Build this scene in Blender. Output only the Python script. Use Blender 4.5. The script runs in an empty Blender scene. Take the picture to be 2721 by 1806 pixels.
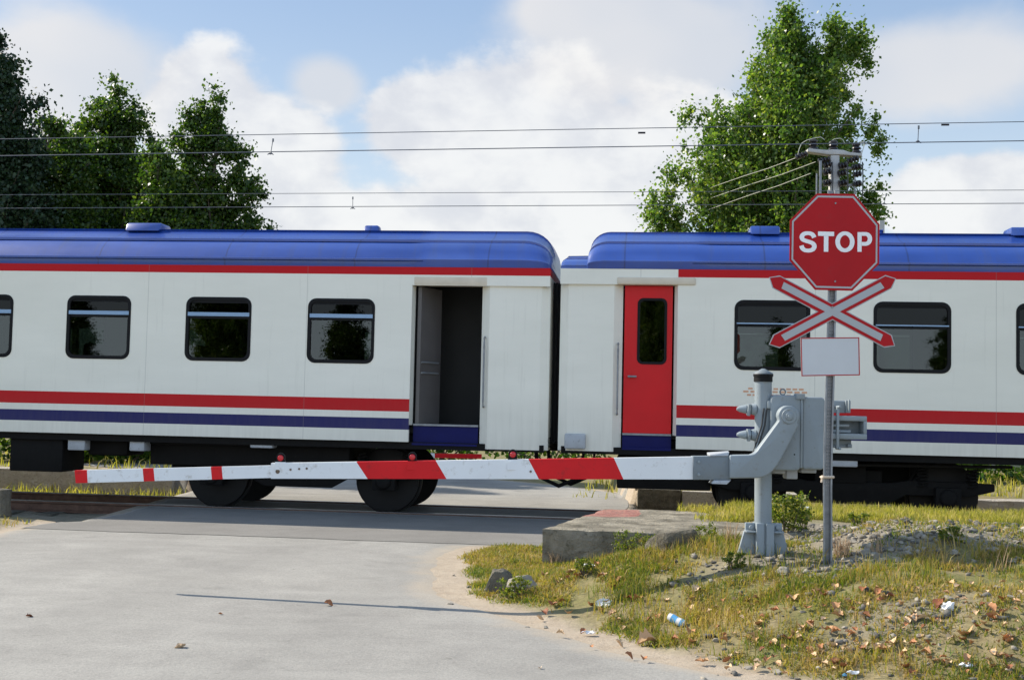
import bpy, bmesh, math, random
import numpy as np
from mathutils import Vector, Matrix, noise as mnoise
from mathutils.geometry import tessellate_polygon

random.seed(7); rng = np.random.default_rng(11)
SC = bpy.context.scene; COL = SC.collection
PI = math.pi
# ------------------------------------------------------------------ camera
W, H, F = 2721., 1806., 3200.
CAM = Vector((0, 0, 1.60)); PITCH = math.atan(170 / F); ROLL = 0.0220
fwd = Vector((0, math.cos(PITCH), math.sin(PITCH)))
up0 = Vector((0, -math.sin(PITCH), math.cos(PITCH))); X0 = Vector((1, 0, 0))
rgt = X0 * math.cos(ROLL) + up0 * math.sin(ROLL)
upv = X0 * -math.sin(ROLL) + up0 * math.cos(ROLL)
cd = bpy.data.cameras.new('camera'); cam = bpy.data.objects.new('camera', cd); COL.objects.link(cam)
cam.matrix_world = Matrix(((rgt.x, upv.x, -fwd.x, CAM.x), (rgt.y, upv.y, -fwd.y, CAM.y), (rgt.z, upv.z, -fwd.z, CAM.z), (0, 0, 0, 1)))
cd.sensor_width = 36; cd.lens = F / W * 36; cd.clip_end = 6000; cd.clip_start = 0.05
SC.camera = cam
def ray(px, py): return fwd + rgt * ((px - W / 2) / F) - upv * ((py - H / 2) / F)
def atY(px, py, Y):
    d = ray(px, py); return CAM + d * ((Y - CAM.y) / d.y)
def atZ(px, py, z):
    d = ray(px, py); return CAM + d * ((z - CAM.z) / d.z)
# track frame: u along the track (to the right), v away from the camera, w up
TA = math.atan(0.116)
T = Vector((math.cos(TA), -math.sin(TA), 0)); N = Vector((math.sin(TA), math.cos(TA), 0))
R0 = atZ(1250, 1366, 0); S0 = R0 - N * 0.72
def onside(px, py, v=0.0):
    d = ray(px, py); p = S0 + N * v
    q = CAM + d * ((p - CAM).dot(N) / d.dot(N)); return q
O = onside(1472, 950); O.z = 0
def U(px, py, v=0.0):
    q = onside(px, py, v) - O; return q.dot(T), q.z
def uw(u, v, w): return O + T * u + N * v + Vector((0, 0, w))
def vcoord(x, y): return (x - O.x) * N.x + (y - O.y) * N.y
def ucoord(x, y): return (x - O.x) * T.x + (y - O.y) * T.y

# ------------------------------------------------------------------ materials
def srgb(r, g, b):
    f = lambda c: (c / 255 / 12.92) if c / 255 <= .04045 else ((c / 255 + .055) / 1.055) ** 2.4
    return (f(r), f(g), f(b), 1)
class NT:
    def __init__(s, name):
        s.m = bpy.data.materials.new(name); s.m.use_nodes = True; s.n = s.m.node_tree.nodes; s.l = s.m.node_tree.links
        s.b = s.n['Principled BSDF']; s.out = s.n['Material Output']
    def new(s, t, **k):
        x = s.n.new(t)
        for a, v in k.items(): setattr(x, a, v)
        return x
    def link(s, a, b): s.l.new(a, b)
    def val(s, op, a, b=None, c=None, clamp=False):
        x = s.new('ShaderNodeMath', operation=op, use_clamp=clamp)
        for i, q in enumerate((a, b, c)):
            if q is None: continue
            if isinstance(q, (int, float)): x.inputs[i].default_value = q
            else: s.link(q, x.inputs[i])
        return x.outputs[0]
    def coords(s, kind='Object'):
        return s.new('ShaderNodeTexCoord').outputs[kind]
    def noise(s, scale, detail=4, rough=.55, vec=None, dist=0):
        x = s.new('ShaderNodeTexNoise'); x.inputs['Scale'].default_value = scale; x.inputs['Detail'].default_value = detail
        x.inputs['Roughness'].default_value = rough; x.inputs['Distortion'].default_value = dist
        if vec is not None: s.link(vec, x.inputs['Vector'])
        return x.outputs['Fac']
    def ramp(s, fac, stops, interp='LINEAR'):
        x = s.new('ShaderNodeValToRGB'); cr = x.color_ramp; cr.interpolation = interp
        while len(cr.elements) < len(stops): cr.elements.new(.5)
        for e, (p, c) in zip(cr.elements, stops):
            e.position = p; e.color = c if len(c) == 4 else (*c, 1)
        s.link(fac, x.inputs[0]); return x.outputs[0]
    def mix(s, fac, a, b, mode='MIX'):
        x = s.new('ShaderNodeMix', data_type='RGBA', blend_type=mode)
        for i, q in ((0, fac), (6, a), (7, b)):
            if isinstance(q, (int, float)): x.inputs[i].default_value = q
            elif isinstance(q, tuple): x.inputs[i].default_value = q if len(q) == 4 else (*q, 1)
            else: s.link(q, x.inputs[i])
        return x.outputs[2]
    def bump(s, h, strength=.3, dist=.02):
        x = s.new('ShaderNodeBump'); x.inputs['Strength'].default_value = strength; x.inputs['Distance'].default_value = dist
        s.link(h, x.inputs['Height']); s.link(x.outputs[0], s.b.inputs['Normal'])
    def base(s, c):
        if isinstance(c, tuple): s.b.inputs['Base Color'].default_value = c if len(c) == 4 else (*c, 1)
        else: s.link(c, s.b.inputs['Base Color'])
    def set(s, **k):
        for a, v in k.items():
            i = s.b.inputs[a.replace('_', ' ')]
            if isinstance(v, (int, float, tuple)): i.default_value = v
            else: s.link(v, i)
        return s
def paint(name, col, rough=.45, var=.12, scale=6, metal=0, dirt=None, bump=0, spec=.5):
    n = NT(name); co = n.coords(); f = n.noise(scale, 6, .6, co)
    a = tuple(c * (1 - var) for c in col[:3]); b = tuple(min(1, c * (1 + var)) for c in col[:3])
    c = n.ramp(f, [(.3, a), (.7, b)])
    if dirt:
        g = n.noise(scale * 4, 8, .7, co); m = n.val('MULTIPLY', n.val('SUBTRACT', g, .56, clamp=True), 5, clamp=True)
        c = n.mix(m, c, dirt)
    n.base(c); n.set(Roughness=n.val('ADD', n.val('MULTIPLY', f, .2), rough - .1), Metallic=metal)
    n.b.inputs['Specular IOR Level'].default_value = spec
    if bump: n.bump(n.noise(scale * 12, 4, .6, co), bump, .004)
    return n.m

M = {}
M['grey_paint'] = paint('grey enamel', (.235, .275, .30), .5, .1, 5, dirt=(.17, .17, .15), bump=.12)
M['grey_dark'] = paint('dark grey enamel', (.165, .195, .215), .55, .1, 5, dirt=(.12, .11, .09), bump=.1)  # darker grey paint for cap, eye, shaft, channel and weight block
M['steel'] = paint('galvanised steel', (.25, .26, .27), .5, .25, 14, metal=.35, dirt=(.10, .09, .08))
M['black'] = paint('black rubber', (.007, .007, .008), .6, .2, 8, spec=.18)
M['dark_metal'] = paint('shade-black underframe', (.006, .0055, .005), .8, .4, 5, dirt=(.014, .012, .010), spec=.2)  # near-black base puts the deep shade under the coaches into the colour
M['wheel'] = paint('wheel steel', (.007, .0065, .006), .6, .3, 9, spec=.25)
M['white_arm'] = paint('white arm paint', (.70, .72, .73), .45, .05, 3, dirt=(.40, .38, .34))
M['red_arm'] = paint('red arm paint', (.58, .012, .016), .5, .08, 4, dirt=(.32, .02, .02), spec=.2)
M['red_sign'] = paint('red sign face', (.40, .008, .012), .5, .08, 3, spec=.18, dirt=(.30, .02, .022))
M['white_sign'] = paint('white sign film', (.80, .80, .80), .4, .03, 3)
M['grey_sign'] = paint('grey sign film', (.36, .37, .38), .35, .05, 3)
M['panel_sign'] = paint('pale grey sign film', (.53, .54, .55), .4, .04, 3)
M['lens'] = paint('red lens', (.55, .02, .025), .2, .05, 3)
M['straw_tie'] = paint('cream strap', (.62, .50, .38), .7, .15, 20)
M['cable'] = paint('black cable', (.02, .021, .023), .5, .2, 20)
M['wire'] = paint('grey wire', (.09, .10, .115), .5, .1, 2)
M['wire_pale'] = paint('pale wire', (.45, .45, .38), .5, .1, 2)
M['insulator'] = paint('brown glazed insulator', (.018, .014, .016), .25, .2, 9)
M['pole_conc'] = paint('pole concrete', (.42, .41, .39), .85, .12, 5)
M['bark'] = paint('bark', (.12, .10, .075), .95, .35, 9, bump=.6)
M['blue_dark'] = paint('dark blue step paint', (.008, .010, .08), .5, .1, 4, spec=.12)
M['cream'] = paint('cream trim', (.62, .54, .42), .5, .08, 5)
M['red_door'] = paint('red door paint', (.60, .009, .013), .4, .05, 3, spec=.25)
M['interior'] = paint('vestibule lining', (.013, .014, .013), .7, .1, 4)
M['seat'] = paint('seat cloth', (.03, .045, .09), .9, .2, 12)
M['alu'] = paint('window rail', (.22, .33, .48), .35, .05, 6, metal=.3)
M['box_grey'] = paint('pale grey box', (.36, .38, .40), .6, .15, 5, dirt=(.12, .11, .1))
M['bellows'] = paint('black bellows', (.010, .010, .011), .8, .2, 9)
M['orange'] = paint('faded orange print', (.62, .33, .2), .6, .1, 9)
M['white_plastic'] = paint('white plastic', (.72, .72, .72), .4, .06, 20)
M['blue_plastic'] = paint('blue plastic', (.12, .38, .65), .3, .1, 20)
M['leaf_dry'] = None

def body_mat(name, stripes, top_red=True):
    n = NT(name); co = n.coords(); sep = n.new('ShaderNodeSeparateXYZ'); n.link(co, sep.inputs[0]); z = sep.outputs['Z']
    mp = n.new('ShaderNodeMapping'); mp.inputs['Scale'].default_value = (.35, 1, 1.2); n.link(co, mp.inputs[0])
    f = n.noise(1.6, 5, .6, mp.outputs[0])
    c = n.ramp(f, [(.25, (.74, .715, .62)), (.75, (.83, .80, .70))])
    mp2 = n.new('ShaderNodeMapping'); mp2.inputs['Scale'].default_value = (5, 1, .35); n.link(co, mp2.inputs[0])
    g = n.noise(2.5, 6, .65, mp2.outputs[0]); c = n.mix(n.val('MULTIPLY', n.val('SUBTRACT', g, .57, clamp=True), 1.2, clamp=True), c, (.46, .43, .36))
    dust = n.val('MULTIPLY', n.val('SUBTRACT', 1.75, z, clamp=True), n.val('MULTIPLY', n.noise(3.5, 6, .65, mp2.outputs[0]), .42)); dust0 = dust
    sx = n.val('FRACT', n.val('DIVIDE', sep.outputs['X'], 2.35)); seam = n.val('LESS_THAN', n.val('ABSOLUTE', n.val('SUBTRACT', sx, .5)), .0022)
    for z0, z1, cc in stripes:
        m = n.val('MULTIPLY', n.val('GREATER_THAN', z, z0), n.val('LESS_THAN', z, z1)); c = n.mix(m, c, cc)
    c = n.mix(dust0, c, (.20, .165, .12)); c = n.mix(n.val('MULTIPLY', seam, .28), c, (.2, .19, .17))
    n.base(c); n.set(Roughness=n.val('ADD', n.val('MULTIPLY', f, .15), .36)); n.b.inputs['Specular IOR Level'].default_value = .14
    mp3 = n.new('ShaderNodeMapping'); mp3.inputs['Scale'].default_value = (.9, 1, .5); n.link(co, mp3.inputs[0])
    n.bump(n.noise(1.1, 2, .5, mp3.outputs[0]), .2, .03)
    return n.m
def roof_mat():
    n = NT('blue roof paint'); co = n.coords(); mp = n.new('ShaderNodeMapping'); mp.inputs['Scale'].default_value = (.3, 1, 1); n.link(co, mp.inputs[0])
    f = n.noise(2.2, 6, .6, mp.outputs[0]); c = n.ramp(f, [(.3, (.010, .045, .24)), (.7, (.020, .068, .32))]); sp = n.new('ShaderNodeSeparateXYZ'); n.link(co, sp.inputs[0]); sx = n.val('FRACT', n.val('DIVIDE', sp.outputs['X'], 1.9))
    c = n.mix(n.val('MULTIPLY', n.val('LESS_THAN', n.val('ABSOLUTE', n.val('SUBTRACT', sx, .5)), .006), .5), c, (.008, .015, .07)); mq = n.new('ShaderNodeMapping'); mq.inputs['Scale'].default_value = (4.5, .5, .5); n.link(co, mq.inputs[0]); gq = n.noise(1.6, 7, .7, mq.outputs[0])
    c = n.mix(n.val('MULTIPLY', n.val('SUBTRACT', gq, .5, clamp=True), 1.7, clamp=True), c, (.05, .06, .12)); pq = n.noise(.5, 3, .5, co); c = n.mix(n.val('MULTIPLY', n.val('SUBTRACT', pq, .55, clamp=True), 2.2, clamp=True), c, (.08, .14, .36)); n.base(c)
    n.set(Roughness=n.val('ADD', n.val('MULTIPLY', f, .2), .28)); n.b.inputs['Coat Weight'].default_value = .5; n.b.inputs['Coat Roughness'].default_value = .18
    n.bump(n.noise(1.3, 3, .5, mp.outputs[0]), .15, .03); return n.m
M['roof'] = roof_mat()
def glass_mat(name, tint, ior=1.9):
    n = NT(name); n.n.remove(n.b)
    tr = n.new('ShaderNodeBsdfTransparent'); tr.inputs[0].default_value = (*tint, 1)
    gl = n.new('ShaderNodeBsdfGlossy'); gl.inputs['Roughness'].default_value = .012
    fr = n.new('ShaderNodeFresnel'); fr.inputs['IOR'].default_value = ior
    co = n.coords(); bp = n.new('ShaderNodeBump'); bp.inputs['Strength'].default_value = .03; bp.inputs['Distance'].default_value = .02
    n.link(n.noise(1.4, 2, .5, co), bp.inputs['Height']); n.link(bp.outputs[0], gl.inputs['Normal'])
    mx = n.new('ShaderNodeMixShader'); n.link(fr.outputs[0], mx.inputs[0]); n.link(tr.outputs[0], mx.inputs[1]); n.link(gl.outputs[0], mx.inputs[2])
    n.link(mx.outputs[0], n.out.inputs[0]); return n.m
M['glass'] = glass_mat('tinted glass', (.30, .34, .31), 1.72)
M['glass_dark'] = glass_mat('smoked glass', (.05, .05, .055), 1.35)

def asphalt(name, lo, hi, crack=True):
    n = NT(name); co = n.coords(); big = n.noise(.35, 5, .6, co); mid = n.noise(2.2, 6, .65, co, .6); fine = n.noise(58, 4, .75, co)
    grit = n.new('ShaderNodeTexVoronoi'); grit.inputs['Scale'].default_value = 75; n.link(co, grit.inputs['Vector'])
    c = n.ramp(n.val('ADD', n.val('MULTIPLY', big, .55), n.val('MULTIPLY', mid, .45)), [(.36, lo), (.64, hi)])
    g2 = n.ramp(fine, [(.3, (.42, .42, .43)), (.5, (1, 1, 1)), (.7, (1.5, 1.47, 1.42))]); c = n.mix(.42, c, g2, 'MULTIPLY')
    # dark worn spots and oil stains
    st = n.noise(1.1, 4, .6, co, .4); c = n.mix(n.val('MULTIPLY', n.val('SUBTRACT', st, .615, clamp=True), 3.2, clamp=True), c, tuple(q * .55 for q in lo))
    mp = n.new('ShaderNodeMapping'); mp.inputs['Scale'].default_value = (.25, 2.2, 1); mp.inputs['Rotation'].default_value = (0, 0, .5); n.link(co, mp.inputs[0])
    sw = n.noise(.9, 4, .6, mp.outputs[0]); c = n.mix(n.val('MULTIPLY', n.val('SUBTRACT', sw, .5, clamp=True), 1.3, clamp=True), c, tuple(min(1, q * 1.22) for q in hi))
    wv = n.new('ShaderNodeTexWave'); wv.inputs['Scale'].default_value = .21; wv.inputs['Distortion'].default_value = 3.5; wv.inputs['Detail'].default_value = 3; mw = n.new('ShaderNodeMapping'); mw.inputs['Rotation'].default_value = (0, 0, .35); mw.inputs['Scale'].default_value = (1, .35, 1); n.link(co, mw.inputs[0]); n.link(mw.outputs[0], wv.inputs['Vector']); c = n.mix(n.val('MULTIPLY', wv.outputs['Fac'], .16), c, tuple(q * .62 for q in lo))
    sp_ = n.noise(7, 3, .6, co); c = n.mix(n.val('MULTIPLY', n.val('SUBTRACT', sp_, .665, clamp=True), 4, clamp=True), c, (.10, .095, .085))
    if crack:
        vo = n.new('ShaderNodeTexVoronoi', feature='DISTANCE_TO_EDGE'); vo.inputs['Scale'].default_value = .42
        ad = n.new('ShaderNodeVectorMath', operation='ADD'); n.link(co, ad.inputs[0]); nz = n.new('ShaderNodeTexNoise'); nz.inputs['Scale'].default_value = 1.4; nz.inputs['Detail'].default_value = 6; n.link(co, nz.inputs['Vector']); n.link(nz.outputs['Color'], ad.inputs[1]); n.link(ad.outputs[0], vo.inputs['Vector'])
        k = n.val('MULTIPLY', n.val('LESS_THAN', vo.outputs['Distance'], .005), n.val('GREATER_THAN', n.noise(.6, 3, .5, co), .6)); c = n.mix(n.val('MULTIPLY', k, .12), c, (.09, .09, .09))
    at = n.new('ShaderNodeAttribute', attribute_name='rim'); e = n.val('ADD', at.outputs['Fac'], n.val('MULTIPLY', n.val('SUBTRACT', mid, .5), .5)); e = n.val('SUBTRACT', 1., n.val('MULTIPLY', e, 3.2), clamp=True)
    if crack: c = n.mix(n.val('MULTIPLY', n.val('MULTIPLY', e, n.val('ADD', n.val('MULTIPLY', fine, 1.2), .3), clamp=True), .85), c, (.40, .335, .255))
    n.base(c); n.set(Roughness=.88); n.b.inputs['Specular IOR Level'].default_value = .25
    n.bump(n.val('ADD', fine, n.val('MULTIPLY', grit.outputs['Distance'], .6)), .35, .006); return n.m
M['asphalt'] = asphalt('worn asphalt', (.225, .215, .198), (.31, .298, .272))
M['asphalt_dark'] = asphalt('newer asphalt', (.165, .157, .145), (.215, .205, .19), False)

def concrete(name, lo, hi, moss=(.05, .05, .03), red=None):
    n = NT(name); co = n.coords(); f = n.noise(3, 7, .65, co); g = n.noise(22, 5, .7, co)
    c = n.ramp(f, [(.3, lo), (.68, hi)]); c = n.mix(n.val('MULTIPLY', n.val('SUBTRACT', g, .55, clamp=True), 4, clamp=True), c, tuple(q * .55 for q in lo))
    m = n.noise(5.5, 8, .7, co); c = n.mix(n.val('MULTIPLY', n.val('SUBTRACT', m, .56, clamp=True), 4, clamp=True), c, moss)
    if red:
        sep = n.new('ShaderNodeSeparateXYZ'); n.link(co, sep.inputs[0]); x0, x1, y0, y1, z0 = red
        dx = n.val('DIVIDE', n.val('SUBTRACT', sep.outputs['X'], (x0 + x1) / 2), (x1 - x0) / 2); dy = n.val('DIVIDE', n.val('SUBTRACT', sep.outputs['Y'], (y0 + y1) / 2), (y1 - y0) / 2)
        rr = n.val('ADD', n.val('POWER', n.val('ABSOLUTE', dx), 4), n.val('POWER', n.val('ABSOLUTE', dy), 4)); rr = n.val('ADD', rr, n.val('MULTIPLY', n.val('SUBTRACT', m, .5), 1.6))
        mk = n.val('MULTIPLY', n.val('LESS_THAN', rr, .9), n.val('GREATER_THAN', sep.outputs['Z'], z0)); c = n.mix(n.val('MULTIPLY', mk, n.val('MULTIPLY', g, 1.1)), c, (.40, .10, .085))
    n.base(c); n.set(Roughness=.92); n.bump(n.val('ADD', n.val('ADD', f, g), m), .8, .035); return n.m
M['conc_dark'] = concrete('old mossy concrete', (.055, .048, .033), (.22, .20, .155))
M['conc_pale'] = concrete('pale kerb concrete', (.34, .31, .27), (.46, .43, .38), (.2, .18, .12))

def rock_mat():
    n = NT('grey stone'); co = n.coords(); info = n.new('ShaderNodeNewGeometry'); r = info.outputs['Random Per Island']; f = n.noise(14, 6, .65, co)
    c = n.ramp(r, [(0, (.08, .076, .07)), (.4, (.155, .142, .122)), (.75, (.235, .21, .175)), (1, (.37, .33, .265))]); c = n.mix(.6, c, n.ramp(f, [(.3, (.5, .5, .5)), (.7, (1.2, 1.2, 1.18))]), 'MULTIPLY')
    n.base(c); n.set(Roughness=.9); n.bump(f, .5, .01); return n.m
M['rock'] = rock_mat()
def ballast_mat():
    n = NT('ballast'); co = n.coords(); v = n.new('ShaderNodeTexVoronoi'); v.inputs['Scale'].default_value = 16; n.link(co, v.inputs['Vector'])
    c = n.mix(.55, n.ramp(v.outputs['Color'], [(.2, (.05, .042, .034)), (.8, (.2, .17, .14))]), (.10, .085, .065)); n.base(c); n.set(Roughness=.95); n.bump(v.outputs['Distance'], .8, .03); return n.m
M['ballast'] = ballast_mat()
def ground_mat():
    n = NT('verge soil'); co = n.coords(); at = n.new('ShaderNodeAttribute', attribute_name='edge'); d = at.outputs['Fac']
    at2 = n.new('ShaderNodeAttribute', attribute_name='gravel'); gv = at2.outputs['Fac']
    f = n.noise(1.6, 7, .65, co); g = n.noise(28, 6, .75, co); h = n.noise(6, 6, .7, co)
    sand = n.ramp(n.val('ADD', n.val('MULTIPLY', h, .6), n.val('MULTIPLY', g, .4)), [(.3, (.27, .21, .15)), (.7, (.43, .36, .275))])
    soil = n.ramp(n.val('ADD', n.val('MULTIPLY', h, .55), n.val('MULTIPLY', g, .45)), [(.28, (.07, .055, .028)), (.48, (.19, .15, .07)), (.72, (.33, .27, .15))])
    grs = n.ramp(g, [(.3, (.06, .065, .012)), (.7, (.22, .20, .055))])
    soil = n.mix(n.val('MULTIPLY', n.val('SUBTRACT', f, .42, clamp=True), 5, clamp=True), soil, grs)
    c = n.mix(n.val('ADD', n.val('MULTIPLY', n.val('SUBTRACT', d, .12), 4.5), n.val('MULTIPLY', n.val('SUBTRACT', f, .5), 1.4), clamp=True), sand, soil)
    grav = n.ramp(n.val('ADD', n.val('MULTIPLY', h, .4), n.val('MULTIPLY', g, .6)), [(.3, (.11, .095, .07)), (.7, (.31, .27, .21))])
    c = n.mix(n.val('MULTIPLY', gv, .9), c, grav)
    n.base(c); n.set(Roughness=.95); n.bump(n.val('ADD', g, h), .6, .02); return n.m
M['ground'] = ground_mat()
def leaf_mat(name, stops, trans=.4, rough=.45, ns=.55, wt=.38):
    n = NT(name); info = n.new('ShaderNodeNewGeometry'); r = info.outputs['Random Per Island']
    co = n.coords(); f = n.noise(ns, 4, .6, co); f = n.val('ADD', n.val('MULTIPLY', n.val('SUBTRACT', f, .5), 1.7), .5, clamp=True)
    c = n.ramp(n.val('ADD', n.val('MULTIPLY', r, 1 - wt), n.val('MULTIPLY', f, wt)), stops)
    n.base(c); n.set(Roughness=rough); n.b.inputs['Specular IOR Level'].default_value = .4
    tl = n.new('ShaderNodeBsdfTranslucent'); n.link(n.mix(1, c, (1.5, 1.7, .6), 'MULTIPLY'), tl.inputs[0])
    mx = n.new('ShaderNodeMixShader'); mx.inputs[0].default_value = trans
    n.link(n.b.outputs[0], mx.inputs[1]); n.link(tl.outputs[0], mx.inputs[2]); n.link(mx.outputs[0], n.out.inputs[0]); return n.m
M['poplar'] = leaf_mat('poplar leaves', [(.12, (.035, .075, .016)), (.40, (.08, .15, .030)), (.66, (.145, .205, .046)), (.93, (.29, .29, .075))], .5, .35)
M['broad'] = leaf_mat('plane tree leaves', [(.2, (.018, .044, .008)), (.55, (.046, .092, .013)), (.92, (.13, .17, .026))], .42, .4)
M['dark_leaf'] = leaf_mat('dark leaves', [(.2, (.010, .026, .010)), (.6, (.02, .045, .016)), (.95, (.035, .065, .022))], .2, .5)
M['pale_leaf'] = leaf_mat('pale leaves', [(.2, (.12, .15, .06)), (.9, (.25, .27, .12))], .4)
M['shrub'] = leaf_mat('shrub leaves', [(.2, (.03, .07, .008)), (.55, (.07, .14, .015)), (.9, (.19, .23, .03))], .45)
M['grass'] = leaf_mat('grass blades', [(.12, (.06, .11, .012)), (.33, (.13, .17, .022)), (.48, (.28, .235, .048)), (.66, (.36, .23, .08)), (.9, (.54, .41, .21))], .38, .6, 1.7, .55)
M['grass_yellow'] = leaf_mat('yellow grass blades', [(.15, (.13, .155, .02)), (.45, (.34, .30, .055)), (.85, (.54, .41, .17))], .4, .6, 1.6, .5)
M['weed'] = leaf_mat('weed leaves', [(.15, (.05, .085, .012)), (.5, (.12, .16, .022)), (.75, (.26, .24, .05)), (.95, (.38, .26, .09))], .45, .5)
def dry_leaf():
    n = NT('dry leaf'); oi = n.new('ShaderNodeObjectInfo'); f = n.noise(30, 4, .6, n.coords())
    c = n.ramp(oi.outputs['Random'], [(0, (.22, .07, .025)), (.25, (.42, .17, .06)), (.55, (.52, .31, .15)), (1, (.62, .45, .28))]); c = n.mix(.4, c, n.ramp(f, [(.3, (.5, .5, .5)), (.7, (1.2, 1.2, 1.2))]), 'MULTIPLY')
    n.base(c); n.set(Roughness=.7); return n.m
M['leaf_dry'] = dry_leaf()
def rail_mat():
    n = NT('rusty rail'); co = n.coords(); sep = n.new('ShaderNodeSeparateXYZ'); n.link(co, sep.inputs[0]); f = n.noise(9, 6, .6, co)
    c = n.ramp(f, [(.3, (.07, .035, .022)), (.7, (.15, .08, .05))]); m = n.val('GREATER_THAN', sep.outputs['Z'], -.008); n.base(n.mix(m, c, (.30, .31, .33))); n.set(Metallic=n.val('MULTIPLY', m, .8), Roughness=n.val('SUBTRACT', .8, n.val('MULTIPLY', m, .5))); return n.m
M['rail'] = rail_mat()

# ------------------------------------------------------------------ object helpers
def tag(o, label=None, cat=None, group=None, kind=None):
    if label: o['label'] = label
    if cat: o['category'] = cat
    if group: o['group'] = group
    if kind: o['kind'] = kind
    return o
def thing(name, label, cat, loc=(0, 0, 0), rz=0, group=None):
    o = bpy.data.objects.new(name, None); COL.objects.link(o); o.location = loc; o.rotation_euler = (0, 0, rz); o.empty_display_size = .2
    return tag(o, label, cat, group)
class MB:
    def __init__(s, org=(0, 0, 0)): s.v = []; s.f = []; s.mi = []; s.o = Vector(org)
    def add(s, vs, fs, mi=0):
        b = len(s.v); s.v += [tuple(Vector(q) - s.o) for q in vs]; s.f += [tuple(i + b for i in f) for f in fs]; s.mi += [mi] * len(fs); return s
    def hexa(s, p, mi=0):   # 8 points: 0-3 one end loop, 4-7 the other
        return s.add(p, [(3, 2, 1, 0), (4, 5, 6, 7), (0, 1, 5, 4), (1, 2, 6, 5), (2, 3, 7, 6), (3, 0, 4, 7)], mi)
    def box(s, a, b, mi=0):
        (x0, y0, z0), (x1, y1, z1) = a, b
        return s.hexa([(x0, y0, z0), (x1, y0, z0), (x1, y1, z0), (x0, y1, z0), (x0, y0, z1), (x1, y0, z1), (x1, y1, z1), (x0, y1, z1)], mi)
    def tube(s, pts, r, seg=10, mi=0, cap=True):
        pts = [Vector(p) for p in pts]; n = len(pts); rs = r if isinstance(r, (list, tuple)) else [r] * n; vs = []; fs = []
        for i, p in enumerate(pts):
            d = (pts[min(i + 1, n - 1)] - pts[max(i - 1, 0)]).normalized(); a = d.cross(Vector((0, 0, 1)) if abs(d.z) < .9 else Vector((1, 0, 0))).normalized(); b = d.cross(a)
            vs += [p + (a * math.cos(2 * PI * k / seg) + b * math.sin(2 * PI * k / seg)) * rs[i] for k in range(seg)]
        for i in range(n - 1):
            for k in range(seg): fs.append((i * seg + k, i * seg + (k + 1) % seg, (i + 1) * seg + (k + 1) % seg, (i + 1) * seg + k))
        if cap: fs += [tuple(range(seg))[::-1], tuple(range((n - 1) * seg, n * seg))]
        return s.add(vs, fs, mi)
    def prism(s, poly, y0, y1, mi=0, axis='y'):   # poly in x,z extruded along y
        n = len(poly); q = (lambda p, y: (p[0], y, p[1])) if axis == 'y' else (lambda p, y: (y, p[0], p[1]))
        vs = [q(p, y0) for p in poly] + [q(p, y1) for p in poly]
        fs = [tuple(range(n)), tuple(range(2 * n - 1, n - 1, -1))] + [(i, i + n, (i + 1) % n + n, (i + 1) % n) for i in range(n)]
        return s.add(vs, fs, mi)
    def rock(s, c, r, seed=0, sub=2, sq=(1, 1, .7), mi=0):
        bm = bmesh.new(); bmesh.ops.create_icosphere(bm, subdivisions=sub, radius=1); rr = random.Random(seed); o = Vector((rr.uniform(-50, 50), rr.uniform(-50, 50), rr.uniform(-50, 50)))
        planes = [(Vector((rr.gauss(0, 1), rr.gauss(0, 1), rr.gauss(0, 1))).normalized(), rr.uniform(.38, .8)) for _ in range(10)]
        vs = []
        for v in bm.verts:
            p = v.co.copy(); p *= 1 + .22 * mnoise.noise(p * 1.3 + o)
            for nn, dd in planes:
                e = p.dot(nn) - dd
                if e > 0: p -= nn * e
            p *= 1 + .07 * mnoise.noise(p * 4 + o); vs.append((c[0] + p.x * r * sq[0], c[1] + p.y * r * sq[1], c[2] + p.z * r * sq[2]))
        bm.verts.index_update(); fs = [tuple(v.index for v in f.verts) for f in bm.faces]; bm.free(); return s.add(vs, fs, mi)
    def build(s, name, mats, parent=None, bevel=0, smooth=False, seg=2, angle=30):
        me = bpy.data.meshes.new(name); me.from_pydata(s.v, [], s.f)
        for m in (mats if isinstance(mats, list) else [mats]): me.materials.append(m)
        me.polygons.foreach_set('material_index', s.mi)
        bm = bmesh.new(); bm.from_mesh(me); bmesh.ops.recalc_face_normals(bm, faces=bm.faces)
        if bevel:
            es = [e for e in bm.edges if len(e.link_faces) == 2 and e.calc_face_angle(0) > math.radians(angle)]
            bmesh.ops.bevel(bm, geom=es, offset=bevel, segments=seg, profile=.5, affect='EDGES', clamp_overlap=True)
        bm.to_mesh(me); bm.free()
        if smooth or bevel:
            me.polygons.foreach_set('use_smooth', [True] * len(me.polygons)); me.set_sharp_from_angle(angle=math.radians(40))
        o = bpy.data.objects.new(name, me); COL.objects.link(o)
        if parent: o.parent = parent
        return o
def npmesh(name, V, Fq, mat, parent=None, k=4):
    me = bpy.data.meshes.new(name); nv = len(V); nf = len(Fq)
    me.vertices.add(nv); me.vertices.foreach_set('co', np.asarray(V, np.float32).ravel())
    me.loops.add(nf * k); me.loops.foreach_set('vertex_index', np.asarray(Fq, np.int32).ravel())
    me.polygons.add(nf); me.polygons.foreach_set('loop_start', np.arange(0, nf * k, k, dtype=np.int32)); me.update(calc_edges=True); me.validate()
    me.materials.append(mat); o = bpy.data.objects.new(name, me); COL.objects.link(o)
    if parent: o.parent = parent
    return o
def rounded(x0, x1, z0, z1, r, n=5):
    pts = []
    for cx, cz, a0 in ((x1 - r, z1 - r, 0), (x0 + r, z1 - r, 90), (x0 + r, z0 + r, 180), (x1 - r, z0 + r, 270)):
        for i in range(n + 1):
            a = math.radians(a0 + 90 * i / n); pts.append((cx + r * math.cos(a), cz + r * math.sin(a)))
    return pts
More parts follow.
